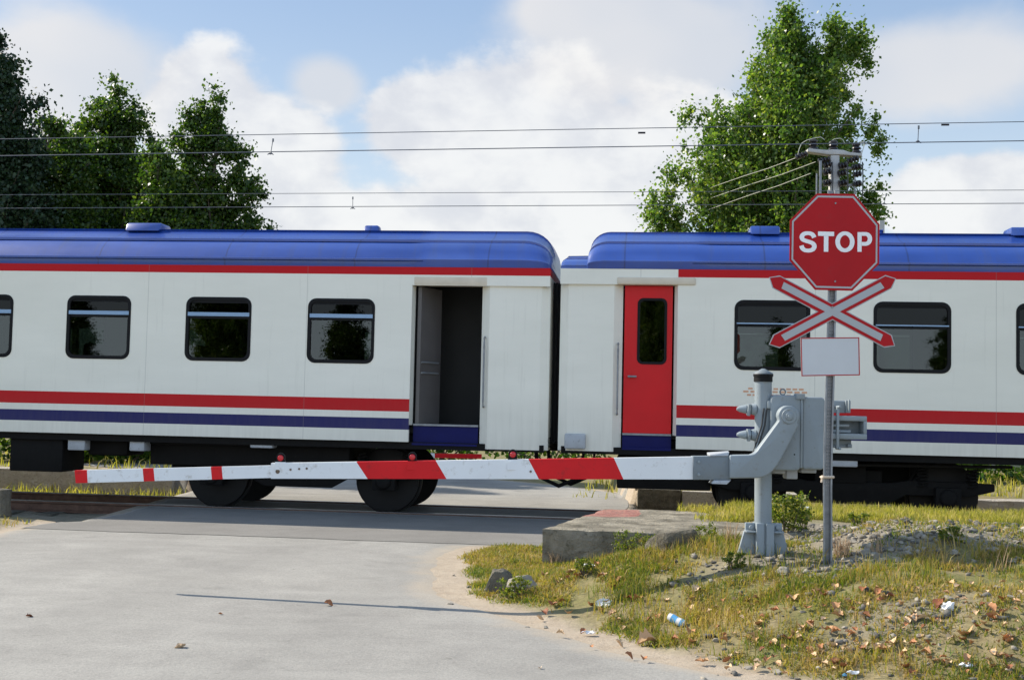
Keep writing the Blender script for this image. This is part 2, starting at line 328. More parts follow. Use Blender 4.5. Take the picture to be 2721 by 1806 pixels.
def wall_holes(mb, outer, holes, y0, y1, mi=0):
    loops = [[Vector((p[0], p[1], 0)) for p in outer]] + [[Vector((p[0], p[1], 0)) for p in h] for h in holes]
    tris = tessellate_polygon(loops); flat = [p for l in loops for p in l]; n = len(flat)
    vs = [(p.x, y0, p.y) for p in flat] + [(p.x, y1, p.y) for p in flat]
    fs = [tuple(t) for t in tris] + [tuple(i + n for i in reversed(t)) for t in tris]; b = 0
    for l in loops:
        m = len(l); fs += [(b + i, b + (i + 1) % m, b + (i + 1) % m + n, b + i + n) for i in range(m)]; b += m
    mb.add(vs, fs, mi)
def ring(mb, outer, inner, y0, y1, mi=0):
    n = len(outer); vs = [(p[0], y0, p[1]) for p in outer] + [(p[0], y0, p[1]) for p in inner] + [(p[0], y1, p[1]) for p in outer] + [(p[0], y1, p[1]) for p in inner]; fs = []
    for i in range(n):
        j = (i + 1) % n; fs += [(i, j, n + j, n + i), (2 * n + i, 3 * n + i, 3 * n + j, 2 * n + j), (i, 2 * n + i, 2 * n + j, j), (n + i, n + j, 3 * n + j, 3 * n + i)]
    mb.add(vs, fs, mi)
def smooth01(t): t = np.clip(t, 0, 1); return t * t * (3 - 2 * t)

# ------------------------------------------------------------------ terrain
EY = np.array([-40, 2, 4, 5.8, 6.6, 7.5, 8.2, 9.2, 10.35, 11.8, 13.2, 13.85, 14.12, 14.9, 16.0, 18.0, 19.4, 20.2, 22.5, 24, 26, 60, 400])
EX = np.array([30, 9, 6.0, 3.6, 2.5, 1.4, .74, .12, -.48, -.66, -.55, -.36, .85, 1.18, 1.35, 1.6, 1.9, 2.0, 2.2, 1.0, -1, -6, -40])
LX = np.array([-20, -12, -10.5, -9, -8.6, -8.2, -7.8, -7.2, -6.8, -6.5, -6.2, -6.1, -6.05, -5.9, -5.4, -5.3, -5.4, -6, -7, -8.5, -8, -12, -46])
def wob(y): return .035 * np.sin(y * 2.3) + .018 * np.sin(y * 6.7 + 1) + .010 * np.sin(y * 15 + 2)
def road_xr(y): return np.interp(y, EY, EX) + wob(y) * np.interp(y, [14, 15], [1, .2])
def road_xl(y): return np.interp(y, EY, LX) + wob(y + 3)
# lattice noise
_g = rng.random((64, 64))
def vn(x, y):
    xi = np.floor(x).astype(int); yi = np.floor(y).astype(int); fx = smooth01(x - xi); fy = smooth01(y - yi); g = lambda a, b: _g[a % 64, b % 64]
    return (g(xi, yi) * (1 - fx) + g(xi + 1, yi) * fx) * (1 - fy) + (g(xi, yi + 1) * (1 - fx) + g(xi + 1, yi + 1) * fx) * fy - .5
def fbm(x, y): return vn(x, y) + .5 * vn(x * 2.1 + 7, y * 2.1) + .25 * vn(x * 4.3, y * 4.3 + 3)
SLAB_V0, SLAB_V1, SLAB_Z = -4.55, -1.85, .37
def edge_d(x, y): return np.where(y < 30, (x - road_xr(y)) * .75, 5)
def height(x, y):
    x = np.asarray(x, float); y = np.asarray(y, float); v = vcoord(x, y); u = ucoord(x, y)
    d = edge_d(x, y); A = .50 - .17 * smooth01((y - 10.2) / 1.4) + .20 * smooth01((x - 2.45) / 1.0) * smooth01((y - 8.7) / 1.0)
    fac = 1 - .78 * smooth01((y - 10.2) / 1.3) * (1 - smooth01((x - .35) / 1.7))
    hm = A * smooth01(d / 1.7) * fac + fbm(x * 1.6, y * 1.6) * .05 * smooth01(d / .5) + fbm(x * 5, y * 5) * .022 * smooth01(d / .4)
    base = -.03 + 0 * y
    right = base + np.where(y < 14.0, hm, 0)
    left = base + .06 * smooth01((road_xl(y) - x) / .6) + fbm(x * 2, y * 2) * .03 * smooth01((road_xl(y) - x) / .5)
    h = np.where(d > 0, right, np.where(x < road_xl(y), left, base))
    inslab = (v > SLAB_V0 - .02) & (v < SLAB_V1)
    ps = np.where(x < 2.0, .26, .26 + .16 * smooth01((x - 2.0) / .8)) + fbm(x * 3, y * 3) * .03
    h = np.where(inslab & (x > .40 + .30 * (y - 11.9)), np.where(x < 1.3, np.minimum(h, .2), ps), h)
    tb = (v >= SLAB_V1) & (v < 4.0); off = ((u > ucoord(1.75, 17)) & (v < 4)) | (x < -5.5)
    h = np.where(tb, np.where(off, -.17 + fbm(x * 6, y * 6) * .03, -.03), h)
    far = (v >= 4.0); plat = (x > 2.1) | (x < -5.6)
    hf = np.where(plat, .21 + fbm(x * .8, y * .8) * .05, -.03 + .03 * smooth01((v - 5.5) / 3)) + .002 * np.maximum(v - 8, 0)
    hf = np.where(v > 60, np.minimum(hf, .35), hf)
    return np.where(far, hf, h)
def H1(x, y): return float(height(np.array([x]), np.array([y]))[0])
def gravel_w(x, y):
    n = fbm(x * 1.3 + 4, y * 1.3)
    a = smooth01((x - 2.35 + n) / .5) * smooth01((y - 8.95 + .5 * n - .04 * (x - 3)) / .25) * (1 - smooth01((y - 12.6 + .1 * (x - 3)) / .6))
    b = np.exp(-(((x - 2.0) / .55) ** 2 + ((y - 9.35) / .28) ** 2))
    c = np.exp(-(((x - 2.45) / .55) ** 2 + ((y - 7.75) / .22) ** 2)) * .8
    return np.clip(np.maximum.reduce([a, b, c]), 0, 1)
def grid_axis(lo, hi, step, far): 
    a = np.arange(lo, hi + 1e-6, step); g = [hi]; s = step
    while g[-1] < far: s *= 1.35; g.append(g[-1] + s)
    g2 = [lo]; s = step
    while g2[-1] > -far: s *= 1.35; g2.append(g2[-1] - s)
    return np.concatenate([np.array(g2[1:][::-1]), a, np.array(g[1:])])
xs = grid_axis(-9, 9, .07, 2500); ys = grid_axis(4.5, 24, .07, 2500)
XX, YY = np.meshgrid(xs, ys); ZZ = height(XX, YY)
nx, ny = len(xs), len(ys); idx = np.arange(nx * ny).reshape(ny, nx)
FF = np.stack([idx[:-1, :-1], idx[:-1, 1:], idx[1:, 1:], idx[1:, :-1]], -1).reshape(-1, 4)
gr = npmesh('ground', np.stack([XX, YY, ZZ], -1).reshape(-1, 3), FF, M['ground']); tag(gr, kind='structure')
at = gr.data.attributes.new('edge', 'FLOAT', 'POINT'); dd = np.where(XX > road_xr(YY), edge_d(XX, YY), (road_xl(YY) - XX) * .8); dd = np.where(YY > 26, 3, dd); at.data.foreach_set('value', dd.ravel().astype(np.float32))
at = gr.data.attributes.new('gravel', 'FLOAT', 'POINT'); VV = vcoord(XX, YY); gw = np.maximum(gravel_w(XX, YY), ((VV > SLAB_V1) & (VV < 3.9)) * .9); at.data.foreach_set('value', gw.ravel().astype(np.float32))
gr.data.polygons.foreach_set('use_smooth', [True] * len(gr.data.polygons))

def strip(name, y0, y1, step, lift, mat, cols=90, xl=road_xl, xr=road_xr):
    yy = np.concatenate([np.arange(y0, min(y1, 26), step), np.linspace(min(y1, 26), y1, 30) if y1 > 26 else [y1]]); t = np.linspace(0, 1, cols)
    a = xl(yy)[:, None]; b = xr(yy)[:, None]; X = a + (b - a) * t[None]; Y = np.repeat(yy[:, None], cols, 1)
    Xc = X; Z = height(Xc, Y); V = vcoord(X, Y)
    Z = Z + np.where(V < -2.3, (lift + .012) * smooth01(np.minimum(b - X, X - a) / .16) - .012, lift)
    ii = np.arange(len(yy) * cols).reshape(len(yy), cols); F_ = np.stack([ii[:-1, :-1], ii[:-1, 1:], ii[1:, 1:], ii[1:, :-1]], -1).reshape(-1, 4)
    o = npmesh(name, np.stack([X, Y, Z], -1).reshape(-1, 3), F_, mat); tag(o, kind='structure'); o.data.polygons.foreach_set('use_smooth', [True] * len(F_))
    at = o.data.attributes.new('rim', 'FLOAT', 'POINT'); at.data.foreach_set('value', (np.minimum(b - X, X - a) * .8 + np.where(V > -2.3, 2, 0)).ravel().astype(np.float32)); return o
strip('road', -12, 300, .05, .006, M['asphalt'])
# darker crossing pavement laid over the road in the track frame
mb = MB(); us = np.linspace(-7.2, 2.6, 120)
def cross_row(u, v):
    p = uw(u, v, 0); xl = float(road_xl(np.array([p.y]))[0]); xr = float(road_xr(np.array([p.y]))[0]); x = min(max(p.x, xl + .03), xr - .04); return x, p.y
vr = [-2.72 + .04 * i for i in range(62)] + [-.2, .3, .64]
def crossing_patch(name, vs):
    V = []; 
    for v in vs:
        for k in range(60):
            t = k / 59; y = uw(-3, v, 0).y; vv = v + (.05 * mnoise.noise(Vector((t * 9, 3, 0))) + .03 * mnoise.noise(Vector((t * 31, 7, 0))) if v < -2.6 else 0)
            xa = float(road_xl(np.array([y + .4]))[0]) + .06; xb = float(road_xr(np.array([max(y - .3, 14.15)]))[0]) - .06
            x = xa + (xb - xa) * t; s = (x - O.x) / T.x; yy = O.y + T.y * s + vv; V.append((x, yy, H1(min(max(x, float(road_xl(np.array([yy]))[0]) + .1), float(road_xr(np.array([yy]))[0]) - .1), yy) + .011))
    V = np.array(V); n = len(vs); ii = np.arange(n * 60).reshape(n, 60); F_ = np.stack([ii[:-1, :-1], ii[:-1, 1:], ii[1:, 1:], ii[1:, :-1]], -1).reshape(-1, 4)
    o = npmesh(name, V, F_, M['asphalt_dark']); tag(o, kind='structure')
crossing_patch('crossing_pavement', [-2.75 + .16 * i for i in range(21)])
crossing_patch('crossing_pavement', [.80 + .13 * i for i in range(10)])

# track: rails, sleepers
RV = (.72, 2.155)
tk = thing('railway_track', 'rusty steel railway track running under the coaches across the road', 'railway track', O, -TA)
prof = [(-.07, -.165), (.07, -.165), (.07, -.15), (.012, -.125), (.012, -.045), (.036, -.035), (.036, -.004), (.030, .0), (-.030, .0), (-.036, -.004), (-.036, -.035), (-.012, -.045), (-.012, -.125), (-.07, -.15)]
for v in RV: MB().prism([(v + a, b) for a, b in prof], -60, 60, axis='x').build('rail', M['rail'], tk)
m2 = MB()
for i in range(-22, 22):
    u = i * .62
    if -6.9 < u < .6: continue
    m2.box((u - .12, RV[0] - .5, -.24), (u + .12, RV[1] + .5, -.15))
o = m2.build('sleepers', M['conc_dark'], tk); o['kind'] = 'stuff'

# ------------------------------------------------------------------ coaches
RZ = lambda px, py, v=0.: U(px, py, v)[1]
Z_BOT = (RZ(700, 1164) + RZ(2500, 1210)) / 2
Z_R0, Z_R1 = (RZ(600, 1080) + RZ(2400, 1126)) / 2, (RZ(600, 1046) + RZ(2400, 1092)) / 2
Z_B0, Z_B1 = (RZ(600, 1128) + RZ(2400, 1175)) / 2, (RZ(600, 1096) + RZ(2400, 1146)) / 2
Z_T0, Z_T1 = (RZ(700, 732) + RZ(2400, 736)) / 2, (RZ(700, 711.5) + RZ(2400, 714.5)) / 2
Z_GUT = RZ(900, 687, -.02); Z_MID = RZ(900, 643, .45); Z_TOP = RZ(900, 617, 1.2)
print('Z', [round(q, 3) for q in (Z_BOT, Z_B0, Z_B1, Z_R0, Z_R1, Z_T0, Z_T1, Z_GUT, Z_MID, Z_TOP)], 'O', O, 'R0', R0)
RED = (.48, .009, .014, 1); BLU = (.012, .015, .105, 1)
M['body'] = body_mat('coach side paint', [(Z_R0, Z_R1, RED), (Z_B0, Z_B1, BLU), (Z_T0, Z_T1 + .2, RED)])
M['body_end_red'] = body_mat('coach end paint', [(Z_T0, Z_T1 + .2, RED)])
M['body_end'] = body_mat('coach plain end paint', [])
CW = 2.86
def roof_profile(ribs=True):
    r = .05 if ribs else .004
    half = [(0, Z_T1), (-.004, Z_T1 + .01), (.0, Z_GUT - .03), (-r, Z_GUT - .02), (-r, Z_GUT + .005), (.03, Z_GUT + .02), (.10, Z_GUT + .13), (.24, Z_MID - .05), (.36, Z_MID - .008), (.36 - r * .9, Z_MID - .012), (.36 - r * .9, Z_MID + .022), (.40, Z_MID + .034), (.62, Z_MID + .09), (.86, Z_TOP - .045), (.86 - r * .5, Z_TOP - .022), (.92, Z_TOP - .022), (1.15, Z_TOP - .004), (CW / 2, Z_TOP)]
    return half + [(CW - a, b) for a, b in half[-2::-1]]
def roof_mesh(mb, u0, ue, rib_end, sgn, cowl=False):
    # u0 far end, ue gap end; sgn = +1 when the gap end is at larger u
    A = roof_profile(True); B = roof_profile(False); secs = []
    def sec(u, P, drop=0, base=Z_T1):
        secs.append([(u, v if drop == 0 else v, base + (w - base) * (1 - drop)) for v, w in P])
    def secd(u, P, k):
        # end rounding: the section shrinks towards the eaves and a little inwards
        out = []
        for v, w in P:
            ww = Z_T1 + (w - Z_T1) * k; vv = CW / 2 + (v - CW / 2) * (.93 + .07 * min(1, k * 1.3)); out.append((u, vv, ww))
        secs.append(out)
    sec(u0, A); sec(rib_end - sgn * .12, A); sec(rib_end + sgn * .12, B)
    L = .42 if not cowl else .30; e = ue - (sgn * .0 if not cowl else sgn * .36)
    for i in range(0, 9):
        a = i / 8 * PI / 2; secd(e - sgn * L * (1 - math.sin(a)), B, (.45 if cowl else .22) + (1 - (.45 if cowl else .22)) * math.cos(a) ** .8 if i < 8 else (.45 if cowl else .22))
    if cowl:
        secd(ue - sgn * .05, B, .44); secd(ue, B, .36)
    n = len(A); vs = [p for s_ in secs for p in s_]; fs = []
    for i in range(len(secs) - 1):
        for k in range(n - 1): fs.append((i * n + k, i * n + k + 1, (i + 1) * n + k + 1, (i + 1) * n + k))
    fs += [tuple(range(n)), tuple(range((len(secs) - 1) * n, len(secs) * n))]
    mb.add(vs, fs)
def window(parent, u0, u1, z0, z1, v, bar_f=.70, thin=False, out=-1):
    # frame with hopper bar, two panes; out=-1 faces the camera side
    ya, yb = (v - .006, v + .05) if out < 0 else (v - .05, v + .006)
    h = z1 - z0; m = MB(); o_ = rounded(u0, u1, z0, z1, .12); i_ = rounded(u0 + .045, u1 - .045, z0 + .05, z1 - .045, .09); ring(m, o_, i_, ya, yb)
    zb = z0 + h * bar_f; m.box((u0 + .04, ya + .012, zb - .035), (u1 - .04, yb - .01, zb + (.0 if not thin else -.01)))
    m.box((u0 + .04, ya + .016, z1 - .085), (u1 - .04, yb - .01, z1 - .03))
    fr = m.build('window', M['black'], parent)
    b = MB(); b.box((u0 + .03, ya - .004 if out < 0 else yb - .03, zb + .001), (u1 - .03, ya + .03 if out < 0 else yb + .004, zb + (.055 if not thin else .018))); b.build('window_rail', M['alu'], fr)
    p = MB(); yp = v + .02 * -out; p.box((u0 + .035, yp, z0 + .03), (u1 - .035, yp + .008, zb - .01)); p.build('pane', M['glass'], fr)
    p = MB(); p.box((u0 + .035, yp, zb + .02), (u1 - .035, yp + .008, z1 - .03)); p.build('hopper_pane', M['glass_dark'], fr)
    return fr
def bogie(parent, uc, z=0, wb=2.55):
    m = MB()
    for v in (RV[0] - .30, RV[1] + .20):
        z0, z1 = .50, .66
        poly = [(uc - wb / 2 - .62, z0 + .06), (uc - wb / 2 - .3, z0 - .02), (uc - .75, z0 - .02), (uc - .5, z0 - .16), (uc + .5, z0 - .16), (uc + .75, z0 - .02), (uc + wb / 2 + .3, z0 - .02), (uc + wb / 2 + .62, z0 + .06), (uc + wb / 2 + .62, z1), (uc + .8, z1 + .02), (uc + .55, z1 - .02), (uc - .55, z1 - .02), (uc - .8, z1 + .02), (uc - wb / 2 - .62, z1)]
        m.prism(poly, v, v + .10)
    m.box((uc - .45, RV[0] - .22, .45), (uc + .45, RV[1] + .22, .80)); m.box((uc - .22, RV[0] - .32, .62), (uc + .22, RV[1] + .32, .9))
    fr = m.build('bogie_frame', M['dark_metal'], parent, bevel=.015)
    for s in (-1, 1):
        ax = MB(); x = uc + s * wb / 2
        ax.tube([(x, RV[0] - .2, .46), (x, RV[1] + .2, .46)], .08, 14); ax.build('axle', M['wheel'], fr)
        for v, q in ((RV[0], 1), (RV[1], -1)):
            w = MB(); w.tube([(x, v - .065 * q, .46), (x, v - .055 * q, .46), (x, v + .03 * q, .46), (x, v + .035 * q, .46), (x, v + .065 * q, .46)], [.40, .455, .460, .49, .49], 40)
            w.tube([(x, v - .14 * q, .46), (x, v - .06 * q, .46)], [.1, .13], 20); w.build('wheel', M['wheel'], fr, smooth=True)
        b = MB(); b.box((x - .17, RV[0] - .36, .33), (x + .17, RV[0] - .17, .60)); b.tube([(x, RV[0] - .40, .46), (x, RV[0] - .34, .46)], [.10, .13], 18)
        b.build('axle_box', M['dark_metal'], fr, bevel=.02)
        for q in (-.33, .33):
            sp = MB(); pts = [(x + q + .07 * math.cos(t * 1.2), RV[0] - .27 + .07 * math.sin(t * 1.2), .58 + .0085 * t) for t in range(32)]; sp.tube(pts, .016, 6); sp.build('spring', M['dark_metal'], fr)
    return fr
def chamfer_wall(m, pts, z0, z1, mi=0, th=.04):   # vertical wall along a plan polyline of (u, v)
    for (a, b) in zip(pts, pts[1:]): m.hexa([(a[0], a[1], z0), (b[0], b[1], z0), (b[0], b[1] + th, z0), (a[0], a[1] + th, z0), (a[0], a[1], z1), (b[0], b[1], z1), (b[0], b[1] + th, z1), (a[0], a[1] + th, z1)], mi)

def coach(label, left, wins, u_far, u_main, u_end, door, rib_end, z_endbot, endmat, lintel, cowl):
    s = 1 if left else -1   # +1: gap end at larger u
    root = thing('passenger_coach', label, 'train coach', O, -TA)
    zt = Z_T1
    lo, hi = min(u_far, u_main), max(u_far, u_main)
    body = MB(); holes = [rounded(a, b, z0, z1, .12) for a, b, z0, z1 in wins]
    wall_holes(body, [(lo, Z_BOT), (hi, Z_BOT), (hi, zt), (lo, zt)], holes, 0, .045)
    holes2 = [rounded(a + .1, b + .1, z0, z1, .12) for a, b, z0, z1 in wins]
    wall_holes(body, [(lo, Z_BOT), (hi, Z_BOT), (hi, zt), (lo, zt)], holes2, CW - .045, CW)
    e0 = min(u_far, u_far - s * -.05); body.box((e0, .046, Z_BOT), (e0 + .05, CW - .046, zt))
    bo = body.build('body', M['body'], root)
    # vestibule end with recessed doorway
    d0, d1, dz0, dz1 = door; rec = .14; end = MB(); ub, ue = u_main, u_end
    dn, df = (d0, d1) if left else (d1, d0)      # dn = jamb nearer the saloon
    top = dz1
    pl = [(ub, .002), (dn - s * .02, rec)]
    for vy, q in ((0, 1),):
        chamfer_wall(end, pl, Z_BOT if abs(dn - ub) > .15 else dz0 - .02, top)
        chamfer_wall(end, [(df + s * .02, rec), (df + s * .14, .03), (ue - s * .12, .045), (ue, .12)], z_endbot, top)
        a, b = sorted((ub, ue)); end.prism([(.003, top), (.05, top), (.05, zt), (.003, zt)], a, b, axis='x')
        if not left: pass
    chamfer_wall(end, [(ub, CW - .05), (ue - s * .1, CW - .09), (ue, CW - .16)], z_endbot, zt)
    a, b = sorted((ue - s * .06, ue)); end.box((a, .165, z_endbot), (b, .55, zt)); end.box((a, CW - .55, z_endbot), (b, CW - .165, zt)); end.box((a, .551, dz1 + .1), (b, CW - .551, zt))
    eo = end.build('vestibule_end', M[endmat], root)
    # lintel, step well, floor, inner wall
    a, b = sorted((dn - s * .30 if not left else dn - s * .02, df + s * .10))
    m = MB(); m.box((a, -.02 if not left else .0, dz1 + .002), (b, rec + .06, dz1 + lintel)); m.build('door_lintel', M['cream'], root, bevel=.01)
    a, b = sorted((dn, df)); m = MB(); m.box((a, rec - .02, z_endbot + .01), (b, rec + .03, dz0 - .03)); m.box((a, rec - .10, z_endbot + .03), (b, rec + .0, z_endbot + .06)); m.build('step_panel', M['blue_dark'], root)
    m = MB(); m.box((a, rec - .04, dz0 - .028), (b, rec + .05, dz0 - .002)); m.build('door_sill', M['steel'], root)
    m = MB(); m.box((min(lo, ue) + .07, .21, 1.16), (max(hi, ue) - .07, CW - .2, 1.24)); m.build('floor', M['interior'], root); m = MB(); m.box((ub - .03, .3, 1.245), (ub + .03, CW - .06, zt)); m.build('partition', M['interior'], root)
    if not left:
        w0, w1, wz0, wz1 = U(1697, 900, rec)[0], U(1768, 900, rec)[0], RZ(1730, 964, rec), RZ(1730, 796, rec)
        dm = MB(); wall_holes(dm, [(a + .004, dz0), (b - .004, dz0), (b - .004, dz1 - .004), (a + .004, dz1 - .004)], [rounded(w0, w1, wz0, wz1, .07)], rec - .01, rec + .04); do = dm.build('door', M['red_door'], root)
        g = MB(); ring(g, rounded(w0 - .02, w1 + .02, wz0 - .02, wz1 + .02, .08), rounded(w0 + .015, w1 - .015, wz0 + .015, wz1 - .015, .055), rec - .018, rec + .02); g.build('door_window_frame', M['black'], do)
        g = MB(); g.box((w0 - .01, rec + .01, wz0 - .01), (w1 + .01, rec + .018, wz1 + .01)); g.build('door_pane', M['glass'], do)
        hx, hz = U(1672, 1000, rec); g = MB(); g.tube([(hx - .02, rec - .05, hz), (hx + .10, rec - .05, hz)], .014, 8); g.tube([(hx, rec - .05, hz), (hx, rec, hz)], .018, 8); g.build('door_handle', M['steel'], do)
    else:
        # folded-in door leaf and dark vestibule behind
        g = MB(); q = U(1158, 900, .3)[0]; g.hexa([(a + .02, rec, dz0), (a + .07, rec, dz0), (q + .02, .62, dz0), (q - .03, .62, dz0), (a + .02, rec, dz1 - .01), (a + .07, rec, dz1 - .01), (q + .02, .62, dz1 - .01), (q - .03, .62, dz1 - .01)]); do = g.build('folded_door', M['door_grey'], root)
        g = MB(); zz = RZ(1100, 962, .2); g.tube([(a + .09, rec + .02, zz), (q, .56, zz)], .014, 8); g.tube([(a + .09, rec + .02, zz - .15), (q, .56, zz - .15)], .014, 8); g.build('door_handle', M['steel'], do)
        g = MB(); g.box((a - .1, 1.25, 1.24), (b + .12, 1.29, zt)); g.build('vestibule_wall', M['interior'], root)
    for q in ((df + s * .075),):   # grab rail
        g = MB(); z0 = dz0 + .25; g.tube([(q, .085, z0), (q, .03, z0 + .02), (q, .02, z0 + .08), (q, .02, z0 + .9), (q, .03, z0 + .96), (q, .085, z0 + .98)], .013, 8); g.build('grab_rail', M['steel'], root)
    # roof
    rm = MB(); roof_mesh(rm, u_far, u_end, rib_end, s, cowl); ro = rm.build('roof', M['roof'], root, smooth=True, angle=20)
    # gangway bellows
    g = MB()
    for i in range(5): a = ue + s * (.001 + i * .022); a, b = sorted((a, a + s * .020)); k = .03 * (i % 2); g.box((a, .60 + k, 1.05 + k), (b, CW - .60 - k, 3.35 - k))
    g.build('gangway_bellows', M['bellows'], root)
    # windows
    for a, b, z0, z1 in wins:
        window(root, a, b, z0, z1, 0, .70 if left else .655, not left); window(root, a + .1, b + .1, z0, z1, CW, .7, not left, 1)
    # seats seen through the windows
    sm = MB()
    for a, b, z0, z1 in wins:
        c = (a + b) / 2 + .75
        for v in (.25, 1.75): sm = MB(); sm.prism([(c - .55, 1.55), (c - .12, 1.55), (c - .10, 1.25), (c + .06, 1.25), (c + .10, 2.42), (c - .04, 2.42), (c - .12, 1.72), (c - .55, 1.72)], v, v + .85); sm.build('seat', M['seat'], root, bevel=.04)
    # underframe
    m = MB(); m.box((min(lo, ue) + (.0 if left else .05), .05, Z_BOT - .10), (max(hi, ue) - (.05 if left else 0), .17, Z_BOT - .002)); m.box((min(lo, ue), CW - .2, Z_BOT - .12), (max(hi, ue), CW - .08, Z_BOT - .002)); m.box((min(lo, ue), .2, 1.0), (max(hi, ue), CW - .22, 1.14)); m.build('underframe', M['dark_metal'], root)
    return root, ro
M['door_grey'] = paint('grey door lining', (.11, .10, .095), .5, .1, 4)
# coordinates from the photograph's proportions
uL = lambda px: U(px, 900)[0]
zw = lambda px, a, b: (RZ(px, b), RZ(px, a))
pitchL = (uL(905) - uL(260)) / 2; wL = uL(345) - uL(175)
zL0, zL1 = RZ(579, 959), RZ(579, 789)
winsL = [(uL(905) - k * pitchL - wL / 2, uL(905) - k * pitchL + wL / 2, zL0, zL1) for k in range(0, 6)]
rec = .14
root_l, roof_l = coach('left passenger coach with open dark doorway beside the gap', True, winsL, uL(905) - 6.6 * pitchL, U(1092, 900)[0], U(1459, 900)[0], (U(1105, 900, rec)[0], U(1276, 900, rec)[0], RZ(1200, 1127, rec), RZ(1200, 761, rec)), U(1104, 640)[0], RZ(1370, 1195), 'body_end_red', .12, False)
uR0 = uL(1951); pitchR = (uL(2700) - uL(1951)) / 2; wR = uL(2533) - uL(2326); zR0, zR1 = RZ(2430, 991), RZ(2430, 802)
winsR = [(uR0 + k * pitchR, uR0 + k * pitchR + wR, zR0, zR1) for k in range(0, 5)]
root_r, roof_r = coach('right passenger coach with closed red door beside the gap', False, winsR, uR0 + 5.2 * pitchR, U(1800, 900)[0], U(1486, 900)[0], (U(1658, 900, rec)[0], U(1787, 900, rec)[0], RZ(1720, 1151, rec), RZ(1720, 759, rec)), U(1865, 640)[0], RZ(1560, 1198), 'body_end', .10, True)
# roof vents
def vent(parent, px, w, h, d=.5, vv=1.0):
    u = U(px, 610, vv)[0]; m = MB(); m.prism([(vv - d / 2, Z_TOP - .06), (vv + d / 2, Z_TOP - .02), (vv + d / 2 - .06, Z_TOP + h), (vv - d / 2 + .08, Z_TOP + h)], u - w / 2, u + w / 2, axis='x'); m.build('roof_vent', M['roof'], parent, bevel=.03)
vent(roof_l, 395, .55, .075); vent(roof_l, 990, .22, .07, .3); vent(roof_r, 2030, .42, .075); vent(roof_r, 2715, .4, .075); vent(roof_r, 2340, .06, .05, .1)
# bogies and underfloor boxes
bogie(root_l, (U(570, 1300, .7)[0] + U(1042, 1300, .7)[0]) / 2)
bogie(root_r, (U(2010, 1300, .7)[0] + U(2490, 1300, .7)[0]) / 2, wb=2.6)
def ubox(parent, name, px0, px1, py0, py1, v0, v1, mat, bev=.02):
    a, b = U(px0, py0, v0)[0], U(px1, py0, v0)[0]; m = MB(); m.box((a, v0, RZ((px0 + px1) / 2, py1, v0)), (b, v1, RZ((px0 + px1) / 2, py0, v0))); return m.build(name, mat, parent, bevel=bev)
ubox(root_l, 'battery_box', 28, 168, 1156, 1252, .1, .8, M['dark_metal'])
ubox(root_l, 'underfloor_box', 180, 226, 1160, 1196, .08, .4, M['box_grey']); ubox(root_l, 'underfloor_box', 344, 384, 1163, 1198, .08, .4, M['box_grey'])
ubox(root_l, 'air_tank', 232, 340, 1160, 1210, .25, .9, M['dark_metal'], .05); ubox(root_l, 'brake_gear', 400, 930, 1176, 1240, .3, 2.0, M['dark_metal']); ubox(root_l, 'underfloor_box', 664, 724, 1171, 1190, .06, .3, M['box_grey'])
ubox(root_r, 'underfloor_box', 2190, 2280, 1203, 1240, .06, .4, M['box_grey'])
ubox(root_r, 'brake_gear', 1640, 1890, 1212, 1300, .5, 2.2, M['dark_metal']); ubox(root_r, 'air_tank', 2120, 2420, 1222, 1282, .9, 1.7, M['dark_metal'], .05)
ubox(root_r, 'jumper_box', 1500, 1556, 1152, 1192, -.03, .05, M['box_grey'])
for k_, (pa_, pb_, y_) in enumerate(((30, 900, 1172), (60, 860, 1186))):
    a_, b_ = U(pa_, y_, .3)[0], U(pb_, y_, .3)[0]; z_ = RZ(450, y_, .3); m = MB(); m.tube([(a_, .3 + .1 * k_, z_), ((a_ + b_) / 2, .3 + .1 * k_, z_ - .03), (b_, .3 + .1 * k_, z_)], .022, 8); m.build('brake_pipe', M['wheel'], root_l)
for k_, (pa_, pb_, y_) in enumerate(((1700, 2690, 1228), (1660, 2500, 1212))):
    a_, b_ = U(pa_, y_, .25)[0], U(pb_, y_, .25)[0]; z_ = RZ(2200, y_, .25); m = MB(); m.tube([(a_, .25 + .1 * k_, z_), ((a_ + b_) / 2, .25 + .1 * k_, z_ - .03), (b_, .25 + .1 * k_, z_)], .022, 8); m.build('brake_pipe', M['wheel'], root_r)
# couplings hoses hanging in the gap
g = MB(); 
for a, b in ((.02, .0), (.16, .5)): g.tube([uw(-.35 + a, 1.1 + b, .95) - O, uw(-.3 + a, 1.1 + b, .55) - O, uw(a, 1.1 + b, .42) - O, uw(.3 + a, 1.1 + b, .55) - O, uw(.36 + a, 1.1 + b, .95) - O], .03, 8)
# express in the coach's rotated frame
g.v = [((Vector(p)).dot(T), (Vector(p)).dot(N), p[2]) for p in g.v]; g.build('brake_hose', M['black'], root_l)
m = MB(); m.box((-.5, 1.33, .92), (.5, 1.53, 1.12)); m.build('coupler', M['dark_metal'], root_l, bevel=.03)
# orange markings on the right coach's side
m = MB()
for y, a, b in ((1033, 1988, 2140), (1041, 1975, 2150), (1050, 1985, 2120)): ua, ub_ = U(a, y)[0], U(b, y)[0]; z = RZ(2060, y); n_ = 9; [m.box((ua + (ub_ - ua) * k / n_, -.003, z - .012), (ua + (ub_ - ua) * (k + .72) / n_, .001, z + .012)) for k in range(n_)]
m.build('side_marking', M['orange'], root_r)

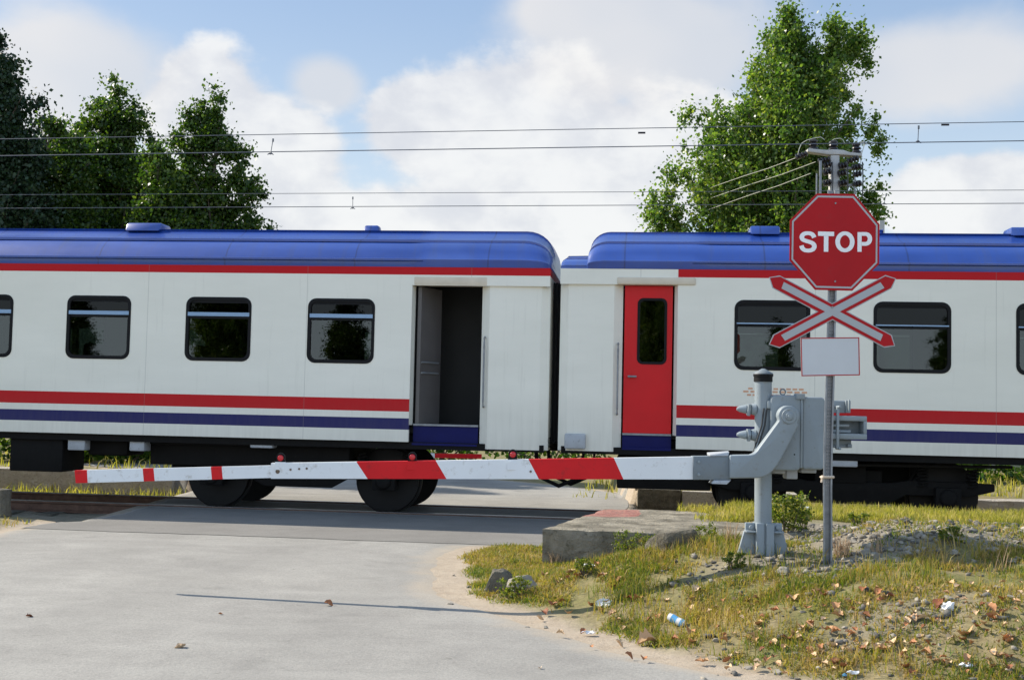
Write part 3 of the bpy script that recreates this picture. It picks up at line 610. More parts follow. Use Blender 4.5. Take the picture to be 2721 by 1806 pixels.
# ------------------------------------------------------------------ concrete blocks and platforms
def rough_block(name, label, cat, u0, u1, v0, v1, z0, z1, mat, seed=0, cut=.05, shear=0.):
    bm = bmesh.new(); nu = max(2, int((u1 - u0) / .12)); nv_ = max(2, int((v1 - v0) / .12)); nw = max(2, int((z1 - z0) / .12))
    bmesh.ops.create_cube(bm, size=1)
    bmesh.ops.subdivide_edges(bm, edges=[e for e in bm.edges if abs(e.verts[0].co.x - e.verts[1].co.x) > .5], cuts=min(nu, 60), use_grid_fill=True)
    bmesh.ops.subdivide_edges(bm, edges=[e for e in bm.edges if abs(e.verts[0].co.y - e.verts[1].co.y) > .5], cuts=min(nv_, 24), use_grid_fill=True)
    bmesh.ops.subdivide_edges(bm, edges=[e for e in bm.edges if abs(e.verts[0].co.z - e.verts[1].co.z) > .5], cuts=nw, use_grid_fill=True)
    for v in bm.verts:
        c = v.co; ex = [abs(abs(q) - .5) < 1e-4 for q in c]; p = Vector((u0 + (c.x + .5) * (u1 - u0), v0 + (c.y + .5) * (v1 - v0), z0 + (c.z + .5) * (z1 - z0)))
        nn = mnoise.noise(p * 2.6 + Vector((seed * 9.1, 0, 0))) + .5 * mnoise.noise(p * 9)
        if sum(ex) >= 2:
            inn = Vector((-c.x if ex[0] else 0, -c.y if ex[1] else 0, -c.z if ex[2] else 0)).normalized(); p += inn * (cut * (.35 + .9 * max(0, nn)))
        else: p += Vector((c.x * ex[0], c.y * ex[1], c.z * ex[2])) * nn * .03
        p.x += shear * (p.y - v0); v.co = p
    me = bpy.data.meshes.new(name); bm.to_mesh(me); bm.free(); me.materials.append(mat); o = bpy.data.objects.new(name, me); COL.objects.link(o); o.location = O; o.rotation_euler = (0, 0, -TA); tag(o, label, cat); return o
q0 = atZ(1438, 1402, SLAB_Z); su0 = ucoord(q0.x, q0.y); sv0 = vcoord(q0.x, q0.y); print('slab', q0, su0, sv0)
ra, rb = atZ(1530, 1357, SLAB_Z + .04), atZ(1650, 1343, SLAB_Z + .04)
M['slab'] = concrete('stained slab concrete', (.075, .063, .04), (.36, .32, .245), (.06, .055, .03), red=(ucoord(ra.x, ra.y) - .05, ucoord(rb.x, rb.y) + .25, vcoord(ra.x, ra.y) - .12, vcoord(rb.x, rb.y) - .02, SLAB_Z - .05))
rough_block('concrete_platform', 'mossy concrete platform end with faded red paint beside the road', 'platform', su0, su0 + 4.2, sv0, SLAB_V1, -.5, SLAB_Z, M['slab'], 1, .05, .2)
q1 = atY(1694, 1297, 20.3); fu = ucoord(q1.x, q1.y); fv = vcoord(q1.x, q1.y); print('far block', q1, fu, fv)
rough_block('concrete_platform', 'dark concrete platform end beyond the track under the right coach', 'platform', fu, fu + .72, fv, fv + 1.1, -.3, .235, M['conc_dark'], 2, .035)
rough_block('concrete_kerb', 'concrete platform kerb running behind the right coach wheels', 'kerb', fu + .74, fu + 16, fv + .01, fv + .5, -.3, .215, M['conc_pale'], 3, .03)
q2 = atY(455, 1262, 21.2); lu = ucoord(q2.x, q2.y)
rough_block('concrete_kerb', 'concrete platform kerb behind the left coach wheels', 'kerb', lu - 14, lu, fv + .01, fv + .5, -.3, .26, M['conc_pale'], 4, .03)
q3 = atY(13, 1300, 15.4); rough_block('concrete_platform', 'weathered concrete block cut off by the left edge of the photo', 'platform', ucoord(q3.x, q3.y) - 2.5, ucoord(q3.x, q3.y) - .04, vcoord(q3.x, q3.y), vcoord(q3.x, q3.y) + .30, -.4, q3.z, M['conc_dark'], 5, .04)

# ------------------------------------------------------------------ near barrier
def pz(px, py, Y): p = atY(px, py, Y); return (p.x, p.z)
YB = 9.62
bx, bz = pz(2028, 1462, YB); bz = H1(bx, YB)
bar = thing('level_crossing_barrier', 'lowered red and white barrier arm on grey post beside the road', 'crossing barrier', (bx, YB, bz)); ORG = (bx, YB, bz)
m = MB(ORG); x1, zt = pz(2028, 1004, YB); m.tube([(bx, YB, bz - .15), ((bx + x1) / 2, YB, (bz + zt) / 2), (x1, YB, zt)], .0675, 28); mast = m.build('mast', M['grey_paint'], bar, smooth=True)
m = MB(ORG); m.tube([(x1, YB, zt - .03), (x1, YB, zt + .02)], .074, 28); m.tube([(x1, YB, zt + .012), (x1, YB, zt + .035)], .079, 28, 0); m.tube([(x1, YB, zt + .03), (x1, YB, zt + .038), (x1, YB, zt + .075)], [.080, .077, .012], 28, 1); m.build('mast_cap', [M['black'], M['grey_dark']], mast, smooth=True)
# foot of the mast: socket plates and fins
m = MB(ORG); w = .066; _, ztop = pz(2028, 1390, YB - .07)
m.box((bx - .07, YB - .085, bz - .1), (bx - .012, YB + .085, ztop)); m.box((bx + .006, YB - .085, bz - .1), (bx + .068, YB + .085, ztop)); 
for s, xa in ((-1, bx - .071), (1, bx + .069)):
    m.prism([(xa, bz - .1), (xa, ztop - .002), (xa + s * .075, ztop - .002), (xa + s * .075, ztop - .06), (xa + s * .085, ztop - .07), (xa + s * .16, bz - .1)], YB - .02, YB + .02)
    m.box((min(xa, xa + s * .08), YB - .075, ztop - .075), (max(xa, xa + s * .08), YB - .021, ztop - .06)); m.tube([(xa + s * .035, YB - .05, ztop - .035), (xa + s * .035, YB + .03, ztop - .035)], .017, 10)
m.build('mast_foot', M['grey_paint'], bar, bevel=.004)
# clamp studs left of the mast
for py in (1086, 1154):
    m = MB(ORG); x, z = pz(1958, py, YB); xm = x1 - .05; L = xm - x
    m.tube([(x, YB, z), (x + .02, YB, z), (x + L * .45, YB, z), (x + L * .5, YB, z), (xm, YB, z + .002)], [.012, .024, .036, .028, .028], 16); m.tube([(x + L * .52, YB, z - .002), (x + L * .66, YB, z - .002)], .050 if py < 1100 else .056, 6); m.tube([(x + L * .72, YB, z), (x + L * .95, YB, z)], [.042, .05], 16)
    if py < 1100: m.tube([(x + L * .55, YB - .03, z - .05), (x + L * .6, YB - .05, z + .04)], .014, 8)
    m.build('clamp_stud', M['grey_paint'], mast, smooth=True)
m = MB(ORG); xa, za = pz(2052, 1075, YB - .06); m.box((x1 + .02, YB - .09, za - .03), (xa + .05, YB - .05, za + .03)); m.build('mounting_bracket', M['grey_paint'], mast, bevel=.006); m = MB(ORG); xa, za = pz(2052, 1175, YB - .06); m.box((x1 + .02, YB - .06, za - .03), (xa + .05, YB - .02, za + .03)); m.build('mounting_bracket', M['grey_paint'], mast, bevel=.006)
# machine box
Y0, Y1 = 9.52, 9.92
def rpoly(px0, px1, py0, py1, Y, r): a = pz(px0, py1, Y); b = pz(px1, py0, Y); return rounded(a[0], b[0], a[1], b[1], r, 6)
m = MB(ORG); m.prism(rpoly(2046, 2131, 1050, 1249, Y0, .045), Y0, Y1); m.prism(rpoly(2132, 2194, 1055, 1247, Y0, .035), Y0 + .01, Y1 - .01)
mbx = m.build('machine_box', M['grey_paint'], bar, bevel=.016, seg=3)
m = MB(ORG); a = pz(2127, 1243, Y0 - .006); b = pz(2134, 1056, Y0 - .006); m.box((a[0], Y0 - .008, a[1]), (b[0], Y1 + .006, b[1])); a = pz(2115, 1060, Y0); b = pz(2138, 1046, Y0); m.box((a[0], Y0 - .02, a[1]), (b[0], Y0 + .16, b[1])); a = pz(2093, 1200, Y0); m.build('box_flange', M['grey_paint'], mbx, bevel=.003)
m = MB(ORG); a = pz(2080, 1041, Y0 + .12); m.tube([(a[0] + .022 * math.cos(t * PI / 8), Y0 + .12, a[1] + .022 * math.sin(t * PI / 8)) for t in range(17)], .006, 8); m.tube([(a[0], Y0 + .12, a[1] - .05), (a[0], Y0 + .12, a[1] - .02)], .012, 8); m.build('lifting_eye', M['grey_dark'], mbx, smooth=True)
m = MB(ORG)
for px, py in ((2111, 1207),): a = pz(px, py, Y0); m.tube([(a[0], Y0 - .002, a[1]), (a[0], Y0 + .01, a[1])], .006, 10)
m.build('key_hole', M['black'], mbx)
m = MB(ORG)
for (px, py), (qx, qy) in (((2090, 1252), (2120, 1272)), ((2050, 1250), (2088, 1258)), ((2130, 1250), (2170, 1256))): a = pz(px, qy, Y0 + .1); b = pz(qx, py - 6, Y0 + .1); m.box((a[0], Y0 + .1, a[1]), (b[0], Y0 + .24, b[1]))
m.build('cable_gland', M['box_grey'], mbx, bevel=.008)
m = MB(ORG)
for dx in (0, 8): m.tube([atY(2030 + dx, 1084, YB - .09), atY(2024 + dx, 1130, YB - .1), atY(2010 + dx, 1175, YB - .10), atY(1998 + dx, 1208, YB - .09), atY(1990 + dx, 1225, YB - .02)], .007, 8)
m.build('cable', M['cable'], mast, smooth=True)
# side arm casting
YS = 9.40
C = lambda x, y: pz(1900 + x / 2.24, 860 + y / 2.24, YS)
pc = C(440, 550); poly = []
for a in range(-35, 190, 9): t = math.radians(a); poly.append((pc[0] + .083 * math.cos(t), pc[1] + .083 * math.sin(t)))
for x, y in ((384, 575), (262, 740), (252, 755), (236, 771), (214, 779), (88, 781), (88, 920), (255, 918), (290, 911), (320, 897), (345, 875), (372, 840), (400, 795), (450, 700), (498, 605)): poly.append(C(x, y))
m = MB(ORG); m.prism(poly, YS, YS + .10); sa = m.build('side_arm', M['grey_paint'], bar, bevel=.014, seg=3)
m = MB(ORG); m.tube([(pc[0], YS + .005, pc[1]), (pc[0], YS - .010, pc[1])], [.062, .056], 32); m.tube([(pc[0], YS - .008, pc[1]), (pc[0], YS - .022, pc[1])], [.034, .028], 24); m.tube([(pc[0], YS - .02, pc[1]), (pc[0], YS - .036, pc[1])], .015, 6); m.build('pivot_hub', M['grey_paint'], sa, smooth=True); m = MB(ORG); m.tube([(pc[0], YS + .09, pc[1]), (pc[0], Y0 + .05, pc[1])], .06, 24); m.build('pivot_shaft', M['grey_dark'], sa, smooth=True)
# arm channel and arm
def armY(px): return YS + .05 + (1845 - px) / 1645 * 1.0
def arm_pt(px, py, back=0.): Y = armY(px) + back; return atY(px, py, armY(px)) + Vector((.0, back, 0))
m = MB(ORG); TH = .075
def seg(m, xa0, xa1, xb0, xb1, top, bot, mi, th=TH, cap=True):
    # quad with slanted sides: top from xa0..xb0, bottom from xa1..xb1
    f = [arm_pt(xa1, bot(xa1)), arm_pt(xb1, bot(xb1)), arm_pt(xb0, top(xb0)), arm_pt(xa0, top(xa0))]; b = [p + Vector((0, th, 0)) for p in f]; m.hexa([*f, *b], mi)
topM = lambda x: 1230 + (x - 720) / 1125 * (1213 - 1230); botM = lambda x: 1271 + (x - 720) / 1125 * 2
topT = lambda x: 1249 + (x - 200) / 520 * (1236 - 1249); botT = lambda x: 1283 + (x - 200) / 520 * (1269 - 1283)
S_ = 1.152
cuts = [(720, 720), (822 * S_, 848 * S_), (1005 * S_, 1030 * S_), (1219 * S_, 1243 * S_), (1416 * S_, 1438 * S_), (1846, 1846)]
for i, (a, b) in enumerate(zip(cuts, cuts[1:])): seg(m, a[0], a[1], b[0], b[1], topM, botM, i % 2)
cut2 = [(198, 201), (231, 233), (379, 382), (408, 411), (560, 563), (589, 592), (730, 730)]
for i, (a, b) in enumerate(zip(cut2, cut2[1:])): seg(m, a[0], a[1], b[0], b[1], topT, botT, (i + 1) % 2, .045)
arm = m.build('arm', [M['white_arm'], M['red_arm']], bar)
m = MB(ORG)
for px, py in ((738, 1252), (772, 1247), (795, 1245), (815, 1244), (1857, 1226), (1857, 1258), (1410, 1252)):
    p = arm_pt(px, py); r = .018 if px < 740 else .009; m.tube([p + Vector((0, -.006, 0)), p + Vector((0, .01, 0))], r, 10)
m.build('arm_bolts', M['rust'] if 'rust' in M else M.setdefault('rust', paint('rusty bolt', (.13, .09, .06), .8, .4, 30)), arm)
f = lambda px, py, dy=0: atY(px, py, YS + .03) + Vector((0, dy, 0))
m = MB(ORG); m.hexa([f(1842, 1274), f(1942, 1274), f(1942, 1211), f(1842, 1212), f(1842, 1274, .13), f(1942, 1274, .13), f(1942, 1211, .13), f(1842, 1212, .13)])
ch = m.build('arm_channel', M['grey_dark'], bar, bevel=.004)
m = MB(ORG); m.hexa([f(1886, 1211, -.01), f(1934, 1211, -.01), f(1938, 1201, .0), f(1886, 1207, .0), f(1886, 1211, .13), f(1938, 1211, .13), f(1944, 1199, .14), f(1886, 1203, .14)]); m.hexa([f(1890, 1284, -.02), f(1930, 1286, -.02), f(1942, 1275, -.01), f(1896, 1275, -.01), f(1890, 1284, .13), f(1930, 1286, .13), f(1942, 1275, .13), f(1896, 1275, .13)]); m.build('channel_tab', M['box_grey'], ch, bevel=.003)
m = MB(ORG)
for py in (1226, 1260): p = f(1857, py); m.tube([p, p + Vector((0, -.01, 0))], .012, 6)
m.build('channel_bolts', M['grey_paint'], ch)
# arm lamps
for px, py in ((647 * S_, 1050 * S_), (951 * S_, 1048 * S_), (1183 * S_, 1042 * S_)):
    c = arm_pt(px, py + 6, .03); r = .034; m = MB(ORG)
    m.tube([c + Vector((0, -.018, 0)), c + Vector((0, .02, 0))], r * .8, 20)
    m.tube([c + Vector((0, -.032, .004)), c + Vector((0, -.02, .004)), c + Vector((0, .012, .002)), c + Vector((0, .03, 0))], [r * 1.05, r * 1.08, r * 1.02, r * .5], 20)
    m.hexa([c + Vector((-.042, -.02, -.055)), c + Vector((.042, -.02, -.055)), c + Vector((.03, -.02, .0)), c + Vector((-.03, -.02, .0)), c + Vector((-.042, .02, -.055)), c + Vector((.042, .02, -.055)), c + Vector((.03, .02, .0)), c + Vector((-.03, .02, .0))])
    lamp = m.build('warning_lamp', M['black'], arm, smooth=True)
    lamp['label'] = 'black hooded lamp with red lens'
    m = MB(ORG); m.tube([c + Vector((0, -.030, -.002)), c + Vector((0, -.040, -.002)), c + Vector((0, -.045, -.002))], [r * .78, r * .6, r * .15], 20); l = m.build('lens', M['lens'], bar, smooth=True); l.parent = arm
    m = MB(ORG); p = arm_pt(px, 1238); m.box((p.x - .045, p.y - .006, p.z - .03), (p.x + .045, p.y - .001, p.z + .035)); m.build('lamp_bracket', M['white_arm'] if px < 900 or px > 1200 else M['red_arm'], arm)
# counterweight
YC = 9.56; D = lambda x, y, Y=YC: pz(1900 + x / 2.24, 860 + y / 2.24, Y)
m = MB(ORG)
def cbox(m, x0, x1, y0, y1, ya, yb): a = D(x0, y1, ya); b = D(x1, y0, ya); m.box((a[0], ya, a[1]), (b[0], yb, b[1]))
cbox(m, 640, 780, 458, 528, YC + .05, YC + .26); cbox(m, 778, 808, 456, 530, YC + .03, YC + .28); cbox(m, 795, 804, 450, 520, YC - .0, YC + .029); cw = m.build('counterweight', M['grey_paint'], bar, bevel=.006)
m = MB(ORG); cbox(m, 660, 905, 550, 575, YC - .02, YC + .2); cbox(m, 660, 905, 655, 684, YC - .02, YC + .2); cbox(m, 884, 905, 576, 654, YC - .018, YC + .2); cbox(m, 660, 883, 576, 654, YC + .12, YC + .198); cbox(m, 700, 800, 598, 612, YC + .02, YC + .119); cbox(m, 700, 810, 632, 646, YC + .02, YC + .119); m.build('weight_channel', M['grey_paint'], cw, bevel=.005)
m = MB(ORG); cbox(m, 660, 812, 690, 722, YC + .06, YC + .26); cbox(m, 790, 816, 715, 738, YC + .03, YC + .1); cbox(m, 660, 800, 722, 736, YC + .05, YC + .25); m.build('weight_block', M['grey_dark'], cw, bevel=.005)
m = MB(ORG); cbox(m, 724, 741, 495, 745, YC - .05, YC - .025); a = D(732, 495); m.tube([(a[0], YC - .06, a[1]), (a[0], YC + .05, a[1])], .012, 8); a = D(732, 740); m.tube([(a[0], YC - .06, a[1]), (a[0], YC + .05, a[1])], .012, 8); m.build('tie_bar', M['grey_paint'], cw, bevel=.004)

# ------------------------------------------------------------------ stop sign post
YP = 9.12
sx, _ = pz(2200, 1490, YP); sz = H1(sx, YP); so = (sx, YP, sz)
st = thing('stop_sign', 'red STOP sign with crossbuck and blank panel on perforated steel post', 'road sign', so)
ctr = [(2211, 505), (2211, 780), (2208, 900), (2206, 1000), (2201, 1170), (2199, 1300), (2200, 1400), (2199, 1490)]
m = MB(so); hw = .034
pp = [atY(px, py, YP) for px, py in ctr]; pp[-1].z = sz - .12
for a, b in zip(pp, pp[1:]):   # U-channel: web with two flanges and lips
    for x0, x1, y0, y1 in ((-.022, .022, .030, .035), (-.026, -.021, .0, .035), (.021, .026, .0, .035), (-hw, -.0215, -.004, .001), (.0215, hw, -.004, .001)):
        m.hexa([a + Vector((x0, y0, 0)), a + Vector((x1, y0, 0)), a + Vector((x1, y1, 0)), a + Vector((x0, y1, 0)), b + Vector((x0, y0, 0)), b + Vector((x1, y0, 0)), b + Vector((x1, y1, 0)), b + Vector((x0, y1, 0))])
post = m.build('post', M['steel'], st)
m = MB(so); k = 0
for py in np.arange(765, 1290, 9.2):
    px = np.interp(py, [c[1] for c in ctr], [c[0] for c in ctr]); p = atY(px, py, YP + .027)
    for s in (-.008, .009): m.tube([p + Vector((s, 0, 0)), p + Vector((s, .006, 0))], .0042, 6)
m.build('post_holes', M['pole_conc'], post)
YF = YP - .012
E5 = lambda x, y, Y=YF: pz(1950 + x / 3.136, 330 + y / 3.136, Y)
octo = [E5(*q) for q in ((690, 578), (1003, 583), (1213, 835), (1210, 1165), (985, 1388), (675, 1380), (462, 1135), (467, 800))]
cx = sum(p[0] for p in octo) / 8; cz = sum(p[1] for p in octo) / 8
sc = lambda P, k: [(cx + (a - cx) * k, cz + (b - cz) * k) for a, b in P]
m = MB(so)
for q in ((845, 660), (842, 1310)): a = E5(*q); m.tube([(a[0], YF - .0095, a[1]), (a[0], YF - .004, a[1])], .007, 8)
m.build('plate_bolts', M['steel'], st)
m = MB(so); m.prism(octo, YF - .004, YF, 0); plate = m.build('stop_plate', M['red_sign'], st)
m = MB(so); ring(m, sc(octo, .955), sc(octo, .918), YF - .0065, YF - .0035); m.build('plate_border', M['grey_sign'], plate)
m = MB(so)
def ribbon(pts, wd, closed=False):
    n = len(pts); L = []; R = []
    for i, p in enumerate(pts):
        a = pts[(i - 1) % n] if closed or i > 0 else p; b = pts[(i + 1) % n] if closed or i < n - 1 else p; d = Vector((b[0] - a[0], b[1] - a[1])).normalized(); nn = Vector((-d.y, d.x)); ww = wd(d) if callable(wd) else wd
        L.append((p[0] + nn.x * ww / 2, p[1] + nn.y * ww / 2)); R.append((p[0] - nn.x * ww / 2, p[1] - nn.y * ww / 2))
    for i in range(n if closed else n - 1):
        j = (i + 1) % n; m.prism([L[i], L[j], R[j], R[i]], YF - .0066, YF - .0036)
def catmull(P, k=6):
    out = []; Q = [P[0]] + P + [P[-1]]
    for i in range(1, len(Q) - 2):
        for s in range(k):
            t = s / k; a, b, c, d = (Vector(q) for q in Q[i - 1:i + 3]); p = .5 * ((2 * b) + (c - a) * t + (2 * a - 5 * b + 4 * c - d) * t * t + (3 * b - a - 3 * c + d) * t ** 3); out.append((p.x, p.y))
    return out + [P[-1]]
def glyph(x0, x1, y0, y1): return lambda a, b: E5(x0 + (x1 - x0) * a, y1 + (y0 - y1) * b)
wpx = 1 / 3.136 / F * YF
tw = lambda d: (31 + 7 * abs(d.y)) * wpx
g = glyph(545, 686, 894, 1069); ribbon([g(*q) for q in catmull([(.875, .705), (.80, .825), (.66, .893), (.48, .912), (.29, .885), (.165, .80), (.145, .70), (.21, .61), (.36, .555), (.56, .505), (.75, .445), (.86, .36), (.875, .255), (.80, .155), (.66, .10), (.49, .086), (.30, .115), (.175, .20), (.115, .325)])], tw)
def rect(x0, x1, y0, y1): a = E5(x0, y1); b = E5(x1, y0); m.prism([(a[0], a[1]), (b[0], a[1]), (b[0], b[1]), (a[0], b[1])], YF - .0066, YF - .0036)
rect(700, 834, 898, 931); rect(748, 786, 932, 1063)
g = glyph(845, 1003, 893, 1069); ribbon([g(.5 + .385 * math.cos(t * PI / 20), .5 + .402 * math.sin(t * PI / 20)) for t in range(40)], tw, True)
rect(1028, 1063, 901, 1063)
g = glyph(1028, 1150, 901, 1063); ribbon([g(.29, .91), g(.55, .91)] + [g(.57 + .285 * math.cos(t), .655 + .25 * math.sin(t)) for t in np.linspace(PI / 2 - .1, -PI / 2 + .1, 12)] + [g(.55, .40), g(.29, .40)], lambda d: (31 + 5 * abs(d.y)) * wpx)
m.build('lettering', M['white_sign'], plate)
# crossbuck
YX = YP - .012
def xarm(p0, p1, y, nm):
    a = Vector(pz(*p0, y)); b = Vector(pz(*p1, y)); d = (b - a).normalized(); n = Vector((-d.y, d.x)); Wd = .056
    def outline(w, e, tip): 
        A = a + d * e; B = b - d * e; return [A + n * w + d * tip, A + n * w * .1 , A - n * w + d * tip * .9, B - n * w - d * tip, B - n * w * .1, B + n * w - d * tip * .9]
    m = MB(so); m.prism([tuple(q) for q in outline(Wd, 0, .065)], y - .003, y + .0); o = m.build(nm, M['grey_sign'], st)
    m = MB(so); m.prism([tuple(q) for q in outline(Wd - .007, .009, .062)], y - .0055, y - .0025); r = m.build('arm_face', M['red_sign'], o)
    m = MB(so); A = a + d * .115; B = b - d * .115; w = .026; m.prism([tuple(A + n * w), tuple(A - n * w + d * .006), tuple(B - n * w), tuple(B + n * w - d * .006)], y - .0082 - (YX - y), y - .0050); m.build('arm_stripe', M['grey_sign'], o); return o
xarm((1773 * S_, 641 * S_), (2065 * S_, 796 * S_), YX, 'crossbuck_arm'); xarm((1774 * S_, 796 * S_), (2066 * S_, 641 * S_), YX - .0005, 'crossbuck_arm')
m = MB(so); c = pz(1919 * S_, 718 * S_, YX); m.tube([(c[0], YX - .016, c[1] + .030), (c[0], YX - .004, c[1] + .030)], .008, 8); m.build('crossbuck_bolt', M['steel'], st)
# blank panel
E6 = lambda x, y, Y=YF: pz(1900 + x / 2.24, 860 + y / 2.24, Y)
quad = [E6(508, 83), E6(858, 80), E6(862, 307), E6(513, 312)]; qx = sum(p[0] for p in quad) / 4; qz = sum(p[1] for p in quad) / 4
ins = lambda P, d: [(a + (d if a < qx else -d), b + (d if b < qz else -d)) for a, b in P]
m = MB(so); m.prism(quad, YF - .004, YF); pn = m.build('blank_panel', M['panel_sign'], st)
m = MB(so); ring(m, ins(quad, .001), ins(quad, .008), YF - .006, YF - .0035); m.build('panel_border', M['red_sign'], pn)
m = MB(so); p = atY(2201, 1267, YP); m.tube([p + Vector((-.038, -.006, 0)), p + Vector((.038, -.006, .002)), p + Vector((.038, .04, .002)), p + Vector((-.038, .04, 0)), p + Vector((-.038, -.006, 0))], .011, 6); m.rock(p + Vector((-.052, -.012, -.004)), .026, 3, 1); m.tube([p + Vector((-.05, -.012, -.01)), p + Vector((-.055, -.014, -.04))], .008, 6); m.build('strap', M['straw_tie'], post)

# ------------------------------------------------------------------ far barrier beyond the train
fb = thing('level_crossing_barrier', 'far barrier arm with small red lamps glimpsed beneath the coaches', 'crossing barrier', (-7.2, 26, H1(-7.2, 26)))
fo = fb.location.copy(); m = MB(fo)
pa, pb = atY(1280, 1212, 26), atY(300, 1196, 26.6); n_ = 8
m = MB(fo)
for i in range(n_):
    a = pb.lerp(pa, i / n_); b = pb.lerp(pa, (i + 1) / n_); h = .045 + .02 * (n_ - i) / n_; m.hexa([a + Vector((0, 0, -h)), b + Vector((0, 0, -h)), b + Vector((0, 0, h)), a + Vector((0, 0, h)), a + Vector((0, .05, -h)), b + Vector((0, .05, -h)), b + Vector((0, .05, h)), a + Vector((0, .05, h))], i % 2)
fa = m.build('arm', [M['white_arm'], M['red_arm']], fb)
for px, py in ((914, 1185), (1045, 1194)):
    c = atY(px, py, 26.2); c.z = pb.lerp(pa, (c.x - pb.x) / (pa.x - pb.x)).z + .10; m = MB(fo); m.tube([c + Vector((0, -.04, 0)), c + Vector((0, .03, 0))], .055, 14, 0); m.box(c + Vector((-.02, -.01, -.06)), c + Vector((.02, .02, .0))); m.build('warning_lamp', M['lens'], fa)
m = MB(fo); m.tube([(pb.x, 26.7, fo.z - .2), (pb.x, 26.7, 1.9)], .07, 14); m.box((pb.x - .2, 26.6, .9), (pb.x + .25, 27, 1.5)); m.build('mast', M['grey_paint'], fb)

# ------------------------------------------------------------------ overhead lines
def line_pair(label, pts_top, pts_bot, vv, drops, clamps):
    root = thing('overhead_line', label, 'overhead wire', uw(0, vv, 0)); ro = root.location
    P = lambda px, py: (lambda q: q)(onside(px, py, vv))
    def wire(name, a, b, r):
        A, B = P(*a), P(*b); d = B - A; A2 = A - d * .6; B2 = B + d * .6; m = MB(ro); m.tube([A2, A, (A + B) / 2, B, B2], r, 6); return m.build(name, M['wire'], root)
    wire('catenary_wire', *pts_top, .006); wire('contact_wire', *pts_bot, .0075)
    for (a, b) in drops:
        m = MB(ro); A, B = P(*a), P(*b); m.tube([A, B], .006, 6); m.tube([A + Vector((0, 0, -.05)), A], .014, 6); m.tube([B + Vector((-.05, 0, 0)), B + Vector((0, 0, .03)), B + Vector((.05, 0, 0))], [.004, .02, .004], 6); m.build('dropper', M['wire'], root)
    for c in clamps:
        m = MB(ro); A = P(*c); m.tube([A - T * .06, A + T * .05], .015, 8); m.build('wire_clamp', M['insulator'], root)
s = S_
line_pair('upper nearer pair of overhead wires above the train', ((0, 321 * s), (2721, 281 * s)), ((0, 359.5 * s), (2721, 325 * s)), 1.43, [((630 * s, 320 * s), (624 * s, 357 * s)), ((2119 * s, 290 * s), (2117 * s, 330 * s))], [(1481 * s, 306.5 * s), (2181 * s, 288 * s)])
line_pair('lower farther pair of overhead wires just above the coach roofs', ((0, 449.5 * s), (2721, 438.5 * s)), ((0, 480.5 * s), (2721, 469 * s)), 7.2, [((814 * s, 454 * s), (813.5 * s, 482 * s)), ((2044 * s, 447 * s), (2039 * s, 472 * s))], [(1545 * s, 453 * s)])
pm = atY(2343, 618, 30); mt = thing('catenary_mast', 'thin grey mast top rising behind the right coach roof', 'mast', (pm.x, 30, H1(pm.x, 30))); m = MB(mt.location); a, b = atY(2336, 586, 30), atY(2349, 586, 30)
m.box((a.x, 29.95, H1(pm.x, 30) - .2), (b.x, 30.0, a.z)); m.box((a.x, 30.05, H1(pm.x, 30) - .2), (b.x, 30.1, a.z)); m.box(((a.x + b.x) / 2 - .02, 30.0, H1(pm.x, 30) - .2), ((a.x + b.x) / 2 + .02, 30.05, a.z)); m.build('pole', M['pole_conc'], mt)

# utility pole
YU = 27.
pc_, _ = pz(2208, 600, YU); gz = H1(pc_, YU); up = thing('utility_pole', 'concrete power pole with crossarm and black insulators behind the stop sign', 'utility pole', (pc_, YU, gz)); uo = up.location
E = lambda x, y, dy=0: atY(1950 + x / 3.136, 330 + y / 3.136, YU) + Vector((0, dy, 0))
m = MB(uo); a, b = E(800, 262), E(872, 262); w2 = (b.x - a.x) / 2; cxp = (a.x + b.x) / 2; cw_ = w2 * 1.7
m.hexa([(cxp - cw_, YU - cw_, gz - .3), (cxp + cw_, YU - cw_, gz - .3), (cxp + cw_, YU + cw_, gz - .3), (cxp - cw_, YU + cw_, gz - .3), (cxp - w2, YU - w2, a.z), (cxp + w2, YU - w2, a.z), (cxp + w2, YU + w2, a.z), (cxp - w2, YU + w2, a.z)]); pole = m.build('pole', M['pole_conc'], up, bevel=.02)
m = MB(uo); top = [E(607, 212), E(640, 212), E(760, 224), E(830, 218), E(905, 224), E(960, 244), E(1055, 250)]; bot = [E(1055, 276), E(950, 268), E(870, 262), E(790, 262), E(740, 256), E(640, 242), E(607, 238)]
m.prism([(p.x, p.z) for p in top + bot], YU - .12, YU + .12); m.build('crossarm', M['pole_conc'], up, bevel=.015)
def insul(p, d, n, r, L, name='insulator'):
    m = MB(uo); d = Vector(d).normalized(); pts = []; rs = []
    for i in range(n):
        t0 = i / n * L; pts += [p + d * t0, p + d * (t0 + L / n * .25), p + d * (t0 + L / n * .6), p + d * (t0 + L / n * .95)]; rs += [r * .55, r * (1.1 - .25 * (i / n)), r * .95, r * .55]
    m.tube(pts, rs, 12); m.build(name, M['insulator'], up, smooth=True)
for x, yb, yt in ((662, 215, 125), (828, 218, 135), (1020, 245, 155)):
    p = E(x, yb); L = (E(x, yt) - p).length; insul(p, (0, 0, 1), 3, .105, L)
for x, y in ((755, 345), (755, 408), (755, 495), (885, 352), (880, 415), (885, 498), (1000, 365), (1005, 425), (1005, 505)):
    p = E(x - 28, y + 10, -.15); insul(p, (1, 0, .25), 3, .075, .2)
for x, y, e in ((505, 285, (1, -.2, .35)), (690, 318, (1, -.2, .2)), (930, 318, (1, -.2, .3))): insul(E(x, y, -.1), e, 4, .07, .28)
m = MB(uo)
for x, y0, y1, w_ in ((703, 318, 700, 11), (672, 425, 700, 6), (988, 440, 700, 6)):
    a = E(x - w_, y1); b = E(x + w_, y0); m.box((a.x, YU - .2, a.z), (b.x, YU - .17, b.z))
